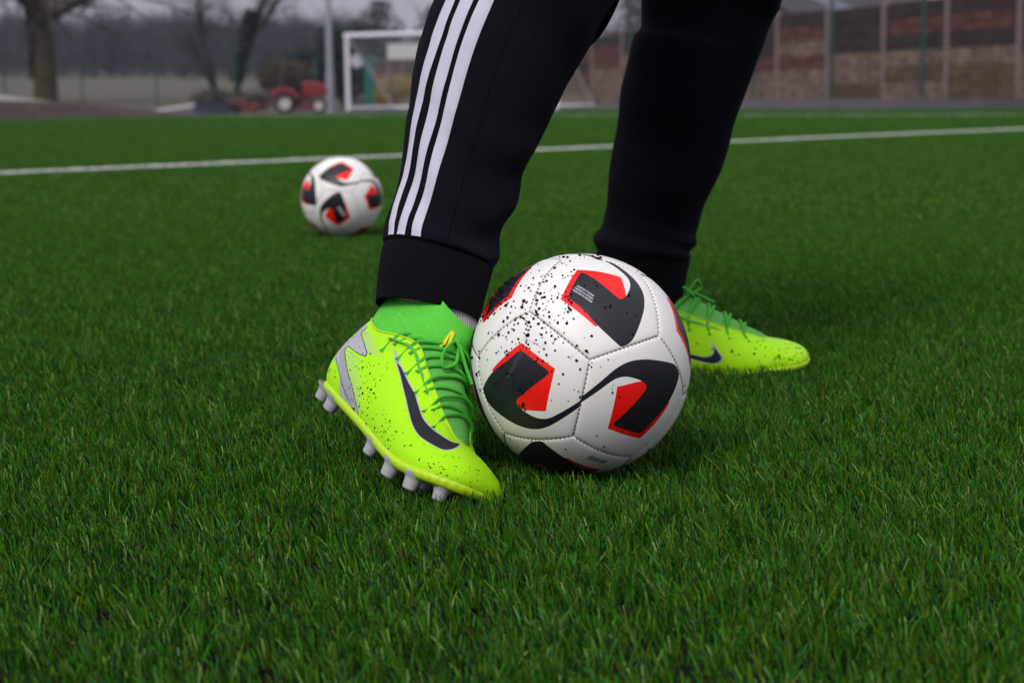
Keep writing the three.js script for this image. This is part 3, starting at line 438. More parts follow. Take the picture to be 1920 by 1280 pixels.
const cuffSheet = (surf, n, a, b, bulge) => grid(128, 40, (u, v) => { const k = v < 0.8 ? v / 0.8 : 1 - (v - 0.8) / 0.2 * 0.6, inn = v < 0.8 ? 0 : -0.004 * smooth(0.8, 0.86, v), th = -u * 2 * Math.PI; return surf(lerp(a, b, k) / n, th, bulge * Math.sin(Math.PI * clamp(k, 0, 1)) + inn + 0.0008 * Math.sin(th * 2 + 1) - 0.002 * smooth(0.1, 0, v)); }, (u, v) => [u, v], true);
mesh('cuff', cuffSheet(cuffR, 14, 10.9, 14, 0.0015), mCuff, joggers);
mesh('cuff', cuffSheet(cuffL, 15, 12.85, 15, 0.002), mCuff, joggers);
{ // three white stripes and a seam down the outer side of the right leg
  const TV = [0, 0.30, 0.42, 0.50, 0.58, 0.645, 0.71, 0.79], TC = [[0.607, 0.607, 0.600, 0.586, 0.573, 0.566, 0.567, 0.577], [0.651, 0.651, 0.646, 0.641, 0.632, 0.626, 0.621, 0.6225], [0.693, 0.693, 0.688, 0.6855, 0.680, 0.6785, 0.671, 0.6755]], SM = [0.762, 0.762, 0.760, 0.763, 0.765, 0.762, 0.763, 0.764];
  const look = (T, v) => { let i = 0; while (i < TV.length - 2 && TV[i + 1] < v) i++; const g = (k) => T[clamp(i + k, 0, T.length - 1)], t = clamp((v - TV[i]) / (TV[i + 1] - TV[i]), 0, 1); return cr(g(-1), g(0), g(1), g(2), t); };
  TC.forEach((T) => mesh('stripe', grid(8, 150, (a, b) => { const v = b * 0.788, e = Math.min(a, 1 - a), u = look(T, v) + (a - 0.5) * 0.030; return legR(v, -u * 2 * Math.PI, 0.0002 + 0.0009 * smooth(0, 0.2, e)); }, (a, b) => [a, b * 2]), mStripe, joggers));
  const seam = new THREE.CatmullRomCurve3(Array.from({ length: 60 }, (_, k) => { const v = 0.785 * k / 59; return legR(v, -look(SM, v) * 2 * Math.PI, -0.0004); }));
  mesh('seam', new THREE.TubeGeometry(seam, 160, 0.0008, 6), mBlackSeam, joggers);
}

{ // lint and crumb caught on the cloth
  const r = rng(91), sp = []; for (let k = 0; k < 130; k++) { const L = r() < 0.6, s = L ? 0.22 + 0.56 * r() : 0.3 + 0.5 * r(), th = r() * 6.283, f = L ? legR : legL, p = f(s, th, 0.0003), q = f(s, th, 0.01).sub(p).normalize(); sp.push([p, q, 0.00025 + 0.0005 * r() * r()]); }
  mesh('lint', crumbs(sp, 92), M({ color: lin(0.09, 0.085, 0.085), roughness: 1 }), joggers).userData.kind = 'stuff';
}
// upper body, above the picture: one continuous figure
{
  const J = { pelvis: [V3(0.045, 0.95, -2.13), 0.10], chest: [V3(0.0, 1.28, -2.16), 0.145], neck: [V3(0.0, 1.47, -2.14), 0.055], head: [V3(0.03, 1.61, -2.10), 0.085], crown: [V3(0.025, 1.68, -2.11), 0.085], rs: [V3(-0.11, 1.40, -2.02), 0.062], re: [V3(-0.22, 1.14, -1.95), 0.045], rw: [V3(-0.12, 0.95, -1.80), 0.03], rh: [V3(-0.09, 0.90, -1.74), 0.03], ls: [V3(0.11, 1.40, -2.30), 0.062], le: [V3(0.22, 1.14, -2.40), 0.045], lw: [V3(0.32, 0.95, -2.28), 0.03], lh: [V3(0.34, 0.90, -2.22), 0.03], rk: [V3(0.03, 0.53, -1.935), 0.044], ra: [V3(-0.084, 0.18, -1.795), 0.036], lk: [V3(0.262, 0.54, -2.36), 0.044], la: [V3(0.182, 0.12, -2.47), 0.036], rp: [V3(0.03, 0.86, -2.07), 0.06], lp: [V3(0.09, 0.86, -2.19), 0.06], nose: [V3(0.108, 1.605, -2.045), 0.012] };
  const bones = [['pelvis', 'chest'], ['chest', 'neck'], ['neck', 'head'], ['head', 'crown'], ['chest', 'rs'], ['rs', 're'], ['re', 'rw'], ['rw', 'rh'], ['chest', 'ls'], ['ls', 'le'], ['le', 'lw'], ['lw', 'lh'], ['pelvis', 'rp'], ['rp', 'rk'], ['rk', 'ra'], ['pelvis', 'lp'], ['lp', 'lk'], ['lk', 'la'], ['head', 'nose']].map(([a, b]) => [J[a][0], J[b][0], J[a][1], J[b][1]]);
  for (const [h, w, f] of [['rh', 'rw', 1], ['lh', 'lw', 1]]) { const d = J[h][0].clone().sub(J[w][0]).normalize(), side = d.clone().cross(V3(0, 1, 0)).normalize(); for (let k = -1.5; k <= 1.5; k++) { const a = J[h][0].clone().addScaledVector(side, k * 0.019), b = a.clone().addScaledVector(d, 0.05).add(V3(0, -0.02, 0)), c = b.clone().addScaledVector(d, 0.015).add(V3(0, -0.035 + 0.004 * Math.abs(k), 0)); bones.push([a, b, 0.0095, 0.009], [b, c, 0.009, 0.008]); } const a = J[w][0].clone().addScaledVector(d, 0.02).addScaledVector(side, -0.02); bones.push([a, a.clone().addScaledVector(d, 0.05).addScaledVector(side, -0.03), 0.011, 0.009]); }
  const cap = (p, [a, b, r0, r1]) => { const ab2 = b.clone().sub(a), t = clamp(p.clone().sub(a).dot(ab2) / ab2.lengthSq(), 0, 1); return p.distanceTo(a.clone().addScaledVector(ab2, t)) - lerp(r0, r1, t); };
  const field = (list, grow, cut) => (p) => { let s = 0; for (const bn of list) { const d = cap(p, bn) - grow; if (d < 0.25) s += Math.exp(-d * 55); } let d = s > 0 ? -Math.log(s) / 55 : 0.3; return cut ? Math.max(d, cut(p)) : d; };
  const solid = (f, c, half, res) => { const mc = new MarchingCubes(res, new THREE.MeshStandardMaterial(), false, false, 120000); mc.isolation = 0; const p = V3(); for (let k = 0; k < res; k++) for (let j = 0; j < res; j++) for (let i = 0; i < res; i++) { p.set(c.x + half * (i - res / 2) / (res / 2), c.y + half * (j - res / 2) / (res / 2), c.z + half * (k - res / 2) / (res / 2)); mc.field[k * res * res + j * res + i] = -f(p); } mc.update(); const g = new THREE.BufferGeometry(), n = mc.count; g.setAttribute('position', new THREE.Float32BufferAttribute(mc.positionArray.slice(0, n * 3), 3)); g.setAttribute('normal', new THREE.Float32BufferAttribute(mc.normalArray.slice(0, n * 3), 3)); g.scale(half, half, half); g.translate(c.x, c.y, c.z); g.computeVertexNormals(); return g; };
  const core = V3(0.05, 0.93, -2.13);
  const skinM = M({ color: lin(0.45, 0.27, 0.19), roughness: 0.6 });
  const body = mesh('body', solid(field(bones, 0, (p) => 0.11 - p.y), core, 0.9, 84), skinM, person);
  const shirtBones = bones.filter((b, i) => [0, 4, 5, 6, 8, 9, 10].includes(i));
  mesh('sweatshirt', solid(field(shirtBones, 0.03, (p) => Math.max(p.y - 1.455, 0.86 - p.y)), V3(0.02, 1.15, -2.13), 0.45, 60), mJogger, person);
  const hair = new THREE.SphereGeometry(0.098, 24, 16, 0, 6.283, 0, 1.75); hair.scale(1, 1.05, 1.05); hair.rotateX(-0.35); hair.translate(0.015, 1.665, -2.125); mesh('hair', hair, M({ color: lin(0.03, 0.02, 0.014), roughness: 0.8 }), person);
}
// sock between boot and cuff
mesh('sock', grid(64, 12, (u, v) => cuffR(lerp(12.6, 14, v) / 14, -u * 2 * Math.PI, -0.0075 - 0.006 * v * v).add(V3(0.012 * v, -0.034 * v * v, 0.008 * v)), null, true), mSock, person);
const bootR = boot(person, 'neon yellow boot with heel raised and toe pressed into the turf', {
  at: [-0.193, 0.092, -1.806], axes: [V3(0.549, -0.387, 0.741), V3(0.612, 0.790, -0.041), V3(-0.570, 0.476, 0.670)], bend: 0.314, collarShift: [-0.007, 0, -0.0035], collarTop: 1.0,
  crumbSpots: (() => { const r = rng(61), o = []; const s = () => 0.0009 + 0.0019 * r() * r(); for (let k = 0; k < 70; k++) o.push([1.2 + 2.6 * r(), 0.15 + 0.6 * r(), s()]); for (let k = 0; k < 75; k++) o.push([3 + 3.2 * r(), 0.05 + 0.4 * r(), s()]); for (let k = 0; k < 70; k++) o.push([5.5 + 5 * r(), 0.05 + 0.6 * r(), s() * 0.85]); for (let k = 0; k < 30; k++) o.push([11 + 8 * r(), 0.1 + 0.5 * r(), s()]); return o; })(),
  loops: [[[0.006, 0.001, 0.010], [0.016, -0.014, 0.021], [0.026, -0.022, 0.020], [0.024, -0.014, 0.008], [0.008, 0.0, 0.001]], [[0.0, 0.003, -0.012], [0.006, -0.008, -0.026], [0.016, -0.014, -0.030], [0.012, -0.004, -0.016], [0.002, 0.002, -0.003]], [[0.010, 0.002, 0.004], [0.026, -0.010, -0.004], [0.040, -0.020, -0.012]]] });
const bootL = boot(person, 'neon yellow boot planted flat on the turf behind the ball', {
  at: [0.125, -0.005, -2.446], size: [1.09, 0.92, 1.04], axes: [V3(0.9768, 0.05, 0.2077), V3(-0.0489, 0.99875, -0.0104), V3(-0.2080, 0, 0.9781)], bend: 0.10, collarTop: 0.55, mirror: true,
  crumbSpots: (() => { const r = rng(62), o = []; const s = () => 0.0009 + 0.0019 * r() * r(); for (let k = 0; k < 130; k++) o.push([9 + 5.5 * r(), 0.25 + 0.7 * r(), s()]); for (let k = 0; k < 80; k++) o.push([12 + 7 * r(), 0.05 + 0.6 * r(), s()]); return o; })(),
  loops: [[[0.004, 0.008, 0.008], [0.012, 0.018, 0.014], [0.016, 0.006, 0.022], [0.008, 0.0, 0.012], [0.0, 0.0, 0.002]], [[0.008, 0.002, -0.008], [0.022, -0.004, -0.016], [0.036, -0.012, -0.020]], [[0.0, 0.003, -0.012], [-0.002, 0.012, -0.018], [0.01, 0.0, -0.024], [0.004, -0.002, -0.01]]] });

// ---------------------------------------------------------------- beyond the pitch
const earthTex = noiseTex(256, (x, y) => { const n = wrapNoise(x, y, 10, 4), m = wrapNoise(x, y, 4, 2); return [0.125 + 0.12 * n + 0.04 * m, 0.105 + 0.10 * n, 0.09 + 0.085 * n]; }, true);
const asphaltTex = noiseTex(256, (x, y) => { const n = wrapNoise(x, y, 24, 3), m = wrapNoise(x, y, 3, 3); return [0.15 + 0.08 * n + 0.08 * m, 0.14 + 0.08 * n + 0.06 * m, 0.155 + 0.08 * n + 0.06 * m]; }, true);
const paleTex = noiseTex(256, (x, y) => { const n = wrapNoise(x, y, 16, 3), m = wrapNoise(x, y, 5, 3); return [0.38 + 0.16 * n + 0.12 * m, 0.38 + 0.16 * n + 0.11 * m, 0.37 + 0.16 * n + 0.10 * m]; }, true);
function landSheet(name, label, a0, a1, b0, b1, na, nb, tex, lift, ragged = 0) {
  const g = grid(na, nb, (u, v) => { let a = lerp(a0, a1, u), b = lerp(b0, b1, v); if (ragged && v > 0.999) b += ragged * (fbm(a * 0.8, 1, 5, 3) - 0.45); const [x, z] = ab(a, b); return V3(x, landHeight(x, z) + lift, z); }, (u, v) => [lerp(a0, a1, u) / 2, lerp(b0, b1, v) / 2]);
  tag(mesh(name, g, M({ color: 0xffffff, map: tex, roughness: 0.95 })), label, null, null, 'structure');
}
landSheet('asphalt_path', 'dark damp asphalt strip along the pitch edge below the concrete wall', EDGE + 0.12, 39, -8, 47, 24, 90, asphaltTex, 0.010);
landSheet('asphalt_path', 'dark asphalt apron under the tractor and lamp post', 23, EDGE + 0.12, EDGE + 0.12, 47, 20, 40, asphaltTex, 0.014);
landSheet('earth_bank', 'dark brown earth bank rising from the far touchline', -2, 25, EDGE + 0.12, EDGE + 2.0, 80, 24, earthTex, 0.012);
landSheet('gravel_path', 'pale gravel path on top of the earth bank', -2, 25, EDGE + 2.0, EDGE + 5.4, 60, 12, paleTex, 0.016, 1.2);
landSheet('grass_verge', 'rough grass verge behind the gravel path', -6, 27, EDGE + 4.6, EDGE + 30, 50, 50, noiseTex(128, (x, y) => { const n = wrapNoise(x, y, 8, 4); return [0.22 + 0.17 * n, 0.22 + 0.17 * n, 0.14 + 0.10 * n]; }, true), 0.006);

{ // low wall of concrete posts and stacked planks, painted and stained
  const wall = thing('concrete_wall', 'stained concrete post and plank wall behind the goal', 'wall');
  const stain = (base, spots, seed, tint = lin(0.72, 0.57, 0.51)) => M({ color: tint, roughness: 0.92, map: canvasTex(512, 96, (c) => { const r = rng(seed); c.fillStyle = base; c.fillRect(0, 0, 512, 96); for (let k = 0; k < 420; k++) { const s = spots[Math.floor(r() * spots.length)]; c.fillStyle = s; c.globalAlpha = 0.12 + 0.45 * r() * r(); c.beginPath(); const x = r() * 512, y = r() * 96; c.ellipse(x, y, 6 + 46 * r() * r(), 4 + 22 * r(), 0, 0, 7); c.fill(); } c.globalAlpha = 0.6; for (let k = 0; k < 5; k++) { c.fillStyle = r() < 0.5 ? '#4c4038' : '#6a5a50'; c.fillRect(r() * 512, 0, 2 + 3 * r(), 96); } c.globalAlpha = 1; }) });
  const pale = [0, 1, 2].map((k) => stain('#7d706c', ['#988b87', '#675853', '#b5a9a0', '#5c5044', '#4a3a34', '#c2b6a6'], 50 + k)), olive = [0, 1].map((k) => stain('#62533f', ['#7a6848', '#4c3d28', '#8c7a68', '#3d3424'], 60 + k)), rust = [0, 1, 2].map((k) => stain('#54312b', ['#6e3025', '#402522', '#8a6c62', '#2b1b1b', '#7a2a20', '#96827a'], 70 + k)), soot = [0, 1, 2].map((k) => stain('#2c2325', ['#1c1719', '#3f2e2c', '#4c2723', '#171315', '#5a4a48'], 80 + k));
  const kinds = [[pale, olive, pale], [pale, pale, olive], [pale, rust, pale], [rust, pale, soot], [rust, soot, rust], [soot, soot, soot]];
  const mPost = stain('#8d807d', ['#9c8f8c', '#7a6d6a', '#6f605a'], 90, lin(0.85, 0.80, 0.78)), postGeo = (() => { const s = new THREE.Shape(); s.moveTo(-0.07, 0); s.lineTo(0.07, 0); s.lineTo(0.07, 2.42); s.lineTo(0.035, 2.48); s.lineTo(-0.035, 2.48); s.lineTo(-0.07, 2.42); s.closePath(); const g = new THREE.ExtrudeGeometry(s, { depth: 0.13, bevelEnabled: true, bevelSize: 0.008, bevelThickness: 0.008, bevelSegments: 1, steps: 1 }); g.translate(0, -0.1, -0.065); return g; })();
  const plankGeo = (() => { const s = new THREE.Shape(); s.moveTo(-1.385, 0.006); s.lineTo(1.385, 0.006); s.lineTo(1.385, 0.372); s.lineTo(-1.385, 0.372); s.closePath(); const g = new THREE.ExtrudeGeometry(s, { depth: 0.045, bevelEnabled: true, bevelSize: 0.006, bevelThickness: 0.012, bevelSegments: 1, steps: 1 }); g.translate(0, 0, -0.022); const uv = g.attributes.uv, p = g.attributes.position; for (let i = 0; i < p.count; i++) uv.setXY(i, (p.getX(i) + 1.4) / 2.8, p.getY(i) / 0.38); return g; })();
  const r = rng(4), dir = V3(-0.3167, 0, -0.9485), turn = Math.atan2(-dir.z, dir.x);
  for (let k = -2; k <= 20; k++) {
    const P = V3(11.1, 0, -38.6).addScaledVector(dir, k * 2.85), y = landHeight(P.x, P.z);
    const po = mesh('post', postGeo, mPost, wall); po.position.set(P.x, y, P.z); po.rotation.y = turn;
    if (k === 20) break;
    const C = P.clone().addScaledVector(dir, 1.425);
    for (let j = 0; j < 6; j++) { const set = kinds[j][Math.floor(r() * 3)], pl = mesh('plank', plankGeo, set[Math.floor(r() * set.length)], wall); pl.position.set(C.x + 0.006 * (r() - 0.5), y + j * 0.385, C.z); pl.rotation.y = turn + (r() < 0.5 ? Math.PI : 0); }
  }
}
const mGreenPost = M({ color: lin(0.004, 0.048, 0.038), roughness: 0.6 }), mWire = M({ color: lin(0.012, 0.055, 0.042), roughness: 0.6 });
function ballFence(label, pts, h, rows, t = 0.08) { // posts and taut line wires
  const f = thing('ball_stop_fence', label, 'fence');
  const w = []; pts.forEach(([x, z], i) => { const y = landHeight(x, z); const p = mesh('post', new THREE.BoxGeometry(t, h, t), mGreenPost, f); p.position.set(x, y + h / 2 - 0.05, z); if (i) { const [x0, z0] = pts[i - 1], y0 = landHeight(x0, z0); for (let k = 1; k <= rows; k++) w.push(bar(V3(x0, y0 + h * k / rows - 0.06, z0), V3(x, y + h * k / rows - 0.06, z), 0.004, 0.004, 4)); const n = Math.round(Math.hypot(x - x0, z - z0) / 0.25); for (let k = 1; k < n; k++) { const t = k / n, a = lerp(x0, x, t), b = lerp(z0, z, t), yy = lerp(y0, y, t); w.push(bar(V3(a, yy, b), V3(a, yy + h - 0.06, b), 0.0025, 0.0025, 4)); } } });
  const m = mesh('wire_mesh', merge(w), mWire, f); m.userData.kind = 'stuff';
}
ballFence('green steel mesh fence standing in front of the concrete wall', [[11.6, -35.4], [9.55, -41.0], [8.25, -45.5], [6.85, -49.8], [4.0, -58.5], [1.0, -67.5]], 4.2, 14);
ballFence('green steel mesh fence between the earth bank and the woodland', [[-22, -52], [-17.1, -60.3], [-14.4, -60], [-11.9, -60], [-9.3, -60.5], [-6.7, -61.5]], 2.5, 10, 0.05);

{ // floodlight column
  const c = thing('lamp_post', 'tall galvanised lamp post beside the red tractor', 'lamp post', [-5.23, landHeight(-5.23, -52), -52]);
  const m = M({ color: lin(0.30, 0.31, 0.35), roughness: 0.5, metalness: 0.3 });
  mesh('column', new THREE.LatheGeometry([[0, 0], [0.125, 0], [0.125, 1.1], [0.10, 1.25], [0.06, 9], [0, 9]].map(([a, b]) => new THREE.Vector2(a, b)), 20), m, c);
  mesh('base_plate', box(0.42, 0.03, 0.42, 0, 0.015, 0), m, c); mesh('access_door', box(0.10, 0.5, 0.012, 0, 0.75, 0.124), m, c);
  mesh('lamp_head', merge([box(0.9, 0.10, 0.36, 0, 9.05, 0.2), box(0.08, 0.12, 0.5, 0, 9.0, 0)]), m, c);
}
{ // freestanding full-size goal
  const g = thing('football_goal', 'white freestanding football goal with net in front of the wall', 'goal', [-5.3, landHeight(-5.3, -58.5), -58.5], -Math.atan2(0.404, 0.915));
  const m = M({ color: lin(0.72, 0.70, 0.76), roughness: 0.4 }), W = 7.43, H = 2.44, D = 3.2, tube = (a, b, r) => bar(V3(...a), V3(...b), r, r, 14);
  mesh('goal_post', tube([0, 0, 0], [0, H, 0], 0.075), m, g); mesh('goal_post', tube([W, 0, 0], [W, H, 0], 0.075), m, g); mesh('crossbar', tube([-0.075, H, 0], [W + 0.075, H, 0], 0.075), m, g);
  mesh('ground_bar', tube([0, 0.07, 0], [0, 0.07, -D], 0.06), m, g); mesh('ground_bar', tube([W, 0.07, 0], [W, 0.07, -D], 0.06), m, g); mesh('ground_bar', tube([0, 0.07, -D], [W, 0.07, -D], 0.06), m, g);
  mesh('stay', tube([0, H, 0], [0, 0.07, -D], 0.04), m, g); mesh('stay', tube([W, H, 0], [W, 0.07, -D], 0.04), m, g);
  const n = []; for (let k = 0; k <= 30; k++) n.push(bar(V3(W * k / 30, H, -0.05), V3(W * k / 30, 0.1, -D), 0.006, 0.006, 4)); for (let k = 0; k <= 14; k++) n.push(bar(V3(0, lerp(H, 0.1, k / 14), lerp(-0.05, -D, k / 14)), V3(W, lerp(H, 0.1, k / 14), lerp(-0.05, -D, k / 14)), 0.006, 0.006, 4));
  mesh('net', merge(n), M({ color: lin(0.6, 0.62, 0.6), roughness: 0.8 }), g).userData.kind = 'stuff';
}
{ // small red tractor
  const t = thing('ride_on_tractor', 'small red tractor with white wheel hubs parked by the lamp post', 'tractor', [-5.82, landHeight(-5.8, -50) + 0.012, -50], 0.06);
  const red = M({ color: lin(0.17, 0.005, 0.005), roughness: 0.45, clearcoat: 0.4 }), blk = M({ color: lin(0.012, 0.012, 0.014), roughness: 0.7 }), hub = M({ color: lin(0.48, 0.44, 0.43), roughness: 0.5 }), drk = M({ color: lin(0.09, 0.02, 0.02), roughness: 0.6 });
  const ex = (pts, d, b) => { const s = new THREE.Shape(); pts.forEach(([x, y], i) => (i ? s.lineTo(x, y) : s.moveTo(x, y))); s.closePath(); const g = new THREE.ExtrudeGeometry(s, { depth: d, bevelEnabled: true, bevelSize: b, bevelThickness: b, bevelSegments: 3 }); g.translate(0, 0, -d / 2); return g; };
  for (const s of [1, -1]) for (const [x, r, hr, w] of [[-0.47, 0.27, 0.175, 0.20], [0.47, 0.205, 0.13, 0.14]]) {
    const wh = new THREE.Group(); wh.name = 'wheel'; wh.position.set(x, r, s * 0.40); t.add(wh);
    const ty = new THREE.LatheGeometry([[hr, -w / 2], [r - 0.03, -w / 2], [r, -w / 3], [r, w / 3], [r - 0.03, w / 2], [hr, w / 2]].map(([a, b]) => new THREE.Vector2(a, b)), 32); ty.rotateX(Math.PI / 2); mesh('tyre', ty, blk, wh);
    const hb = new THREE.LatheGeometry([[0, w * 0.30], [hr * 0.3, w * 0.42], [hr * 0.4, w * 0.25], [hr * 0.85, w * 0.3], [hr, w * 0.48], [hr + 0.004, 0], [0, -w * 0.3]].map(([a, b]) => new THREE.Vector2(a, b)), 28); hb.rotateX(Math.PI / 2); if (s < 0) hb.rotateY(Math.PI); mesh('hub', hb, hub, wh);
  }
  mesh('chassis', ex([[-0.55, 0.22], [0.58, 0.2], [0.6, 0.38], [-0.1, 0.36], [-0.55, 0.42]], 0.34, 0.02), drk, t);
  const bo = mesh('bonnet', ex([[0.06, 0.50], [0.58, 0.48], [0.66, 0.58], [0.64, 0.72], [0.52, 0.80], [0.12, 0.84], [0.05, 0.80]], 0.42, 0.04), red, t);
  mesh('grille', box(0.02, 0.14, 0.3, 0.705, 0.60, 0), blk, bo); for (const s of [1, -1]) mesh('headlight', box(0.025, 0.05, 0.09, 0.69, 0.70, s * 0.13), hub, bo);
  for (const s of [1, -1]) mesh('fender', ex([[-0.82, 0.42], [-0.80, 0.60], [-0.68, 0.70], [-0.30, 0.66], [-0.12, 0.50], [-0.10, 0.42], [-0.2, 0.44], [-0.32, 0.58], [-0.62, 0.58], [-0.74, 0.44]], 0.24, 0.02).translate(0, 0, s * 0.38), red, t);
  const se = mesh('seat', ex([[-0.58, 0.62], [-0.22, 0.60], [-0.22, 0.68], [-0.5, 0.70], [-0.58, 0.98], [-0.66, 0.98], [-0.64, 0.66]], 0.38, 0.03), blk, t);
  mesh('steering_column', bar(V3(0.06, 0.6, 0), V3(-0.06, 0.92, 0), 0.03, 0.025), blk, t); const sw = new THREE.TorusGeometry(0.15, 0.015, 8, 28); sw.rotateX(Math.PI / 2 - 0.35); sw.rotateY(0); sw.translate(-0.06, 0.93, 0); mesh('steering_wheel', sw, blk, t);
  mesh('mower_deck', ex([[-0.18, 0.09], [0.22, 0.09], [0.24, 0.2], [-0.2, 0.2]], 0.75, 0.02), drk, t); mesh('exhaust', bar(V3(0.40, 0.8, 0.2), V3(0.40, 1.0, 0.2), 0.02), blk, t);
  const b = thing('towed_sweeper', 'low red and orange sweeper hitched behind the tractor', 'sweeper', [-7.35, landHeight(-7.35, -50) + 0.012, -50], 0.06);
  const or = M({ color: lin(0.12, 0.025, 0.010), roughness: 0.6 });
  mesh('hopper', ex([[-0.6, 0.12], [-0.1, 0.1], [0.02, 0.36], [-0.3, 0.42], [-0.62, 0.34]], 0.9, 0.02), drk, b); mesh('frame', merge([bar(V3(-0.1, 0.2, 0.3), V3(0.95, 0.28, 0), 0.03), bar(V3(-0.1, 0.2, -0.3), V3(0.95, 0.28, 0), 0.03), box(0.7, 0.05, 0.05, 0.2, 0.09, 0.42)]), or, b);
  const br = new THREE.CylinderGeometry(0.15, 0.15, 0.95, 18); br.rotateX(Math.PI / 2); br.translate(0.12, 0.15, 0); mesh('brush', br, or, b);
  for (const s of [1, -1]) { const w = new THREE.TorusGeometry(0.11, 0.045, 8, 24); w.translate(-0.35, 0.15, s * 0.52); mesh('wheel', w, blk, b); }
}
{ // odds and ends by the pitch
  const p = mesh('board', (() => { const g = box(1.05, 0.05, 0.32); g.rotateZ(0.14); g.rotateY(0.25); g.translate(-8.15, landHeight(-8.15, -43) + 0.17, -43); return g; })(), M({ color: lin(0.55, 0.53, 0.56), roughness: 0.7 })); tag(p, 'white plank lying tilted at the end of the earth bank', 'plank');
  const tb = thing('storage_box', 'dark blue grey storage box beside the white plank', 'box', [-7.65, landHeight(-7.65, -45.5), -45.5], 0.3); const mb = M({ color: lin(0.03, 0.035, 0.05), roughness: 0.7 }); mesh('tub', box(0.85, 0.34, 0.5, 0, 0.17, 0), mb, tb); mesh('lid', box(0.91, 0.05, 0.56, 0, 0.368, 0), mb, tb);
  const cb = thing('steel_cabinet', 'narrow green steel cabinet seen through the goal', 'cabinet', [-4.95, landHeight(-4.95, -63), -63], 0.1); const mc = M({ color: lin(0.008, 0.10, 0.085), roughness: 0.5 }); mesh('body', box(0.34, 1.85, 0.3, 0, 0.925, 0), mc, cb); mesh('roof', box(0.42, 0.06, 0.38, 0, 1.882, 0), mc, cb); mesh('door', box(0.27, 1.6, 0.012, 0, 0.95, 0.158), mc, cb);
  const bn = thing('notice_board', 'white notice board on two posts behind the goal', 'sign', [-3.6, landHeight(-3.6, -64), -64], 0.05); const mw = M({ color: lin(0.5, 0.5, 0.48), roughness: 0.6 }); mesh('panel', box(1.5, 0.55, 0.04, 0, 2.05, 0), mw, bn); for (const s of [-1, 1]) mesh('leg', box(0.06, 2.4, 0.06, s * 0.6, 1.2, -0.052), mGreenPost, bn);
  const dr = thing('round_sign', 'round pale sign on a pole seen through the goal', 'sign', [-5.5, landHeight(-5.5, -64.5), -64.5]); const ds = new THREE.CylinderGeometry(0.24, 0.24, 0.03, 24); ds.rotateX(Math.PI / 2); ds.translate(0, 1.75, 0.05); mesh('disc', ds, M({ color: lin(0.4, 0.4, 0.46), roughness: 0.5 }), dr); mesh('pole', bar(V3(0, 0, 0), V3(0, 1.95, 0), 0.03), mGreenPost, dr);
}
{ // clubhouse roof beyond the wall
  const h = thing('low_building', 'low building with pale corrugated roof behind the concrete wall', 'building', [19, landHeight(19, -74), -74], 0.28);
  const mr2 = M({ color: lin(0.11, 0.11, 0.13), roughness: 0.9 }), mr = M({ color: lin(0.055, 0.05, 0.055), roughness: 0.9, specularIntensity: 0.3 }), mwall = M({ color: lin(0.16, 0.13, 0.12), roughness: 0.9, map: paleTex });
  mesh('wall', box(20, 3.2, 8, 0, 1.6, 0), mwall, h);
  const rf = new THREE.Group(); rf.name = 'roof'; h.add(rf);
  for (let k = 0; k < 20; k++) for (const s of [1, -1]) { const g = box(1.015, 0.05, 4.6); g.rotateX(s * 0.27); g.translate(-9.5 + k, 3.75 + 0.012 * (k % 2), s * 2.15); mesh('roof_sheet', g, (k * 7 + s) % 5 ? mr : mr2, rf); }
  for (let k = 0; k < 5; k++) { const w = mesh('window', box(1.4, 0.9, 0.06, -7 + k * 3.4, 1.7, 4.02), M({ color: lin(0.03, 0.035, 0.04), roughness: 0.15 }), h); mesh('sill', box(1.6, 0.06, 0.2, -7 + k * 3.4, 1.2, 4.06), mr, w); }
}
// ---------------------------------------------------------------- trees
function growTree(seed, o) { // bare limbs by recursion: [wood, twigs]
  const r = rng(seed), wood = [], twig = [];
  const limb = (a, d, L, r0, lvl) => {
    const n = lvl === 0 ? (o.steps ?? 6) : lvl < 3 ? 4 : 2; let p = a.clone(), q = d.clone();
    for (let k = 0; k < n; k++) {
      const w = o.wander ?? 0.22; q.add(V3((r() - 0.5) * w, (r() - 0.42) * w * 0.6 + (lvl > 1 ? (o.droop ?? 0) : 0), (r() - 0.5) * w)).normalize();
      const e = p.clone().addScaledVector(q, L / n), ra = r0 * (1 - 0.6 * k / n), rb = r0 * (1 - 0.6 * (k + 1) / n);
      (lvl < 2 ? wood : twig).push(bar(p, e, ra, rb, lvl === 0 ? 12 : lvl < 2 ? 7 : lvl < 4 ? 4 : 3));
      const from = lvl === 0 ? (o.first ?? 0.45) : 0.2;
      if (lvl < o.depth && (k + 1) / n > from) for (let m = 0; m < (lvl === 0 ? o.branches ?? 3 : 2); m++) { const s = V3(r() - 0.5, (r() - 0.35) * 0.8, r() - 0.5).normalize(); limb(e, q.clone().multiplyScalar(0.55).addScaledVector(s, 0.85).normalize(), L * (o.ratio ?? 0.5) * (0.7 + 0.6 * r()), rb * 0.55, lvl + 1); }
      p = e;
    }
  };
  for (const [x, y, z, dx, dy, dz, L, r0] of o.stems) limb(V3(x, y, z), V3(dx, dy, dz).normalize(), L, r0, 0);
  return [merge(wood), merge(twig)];
}
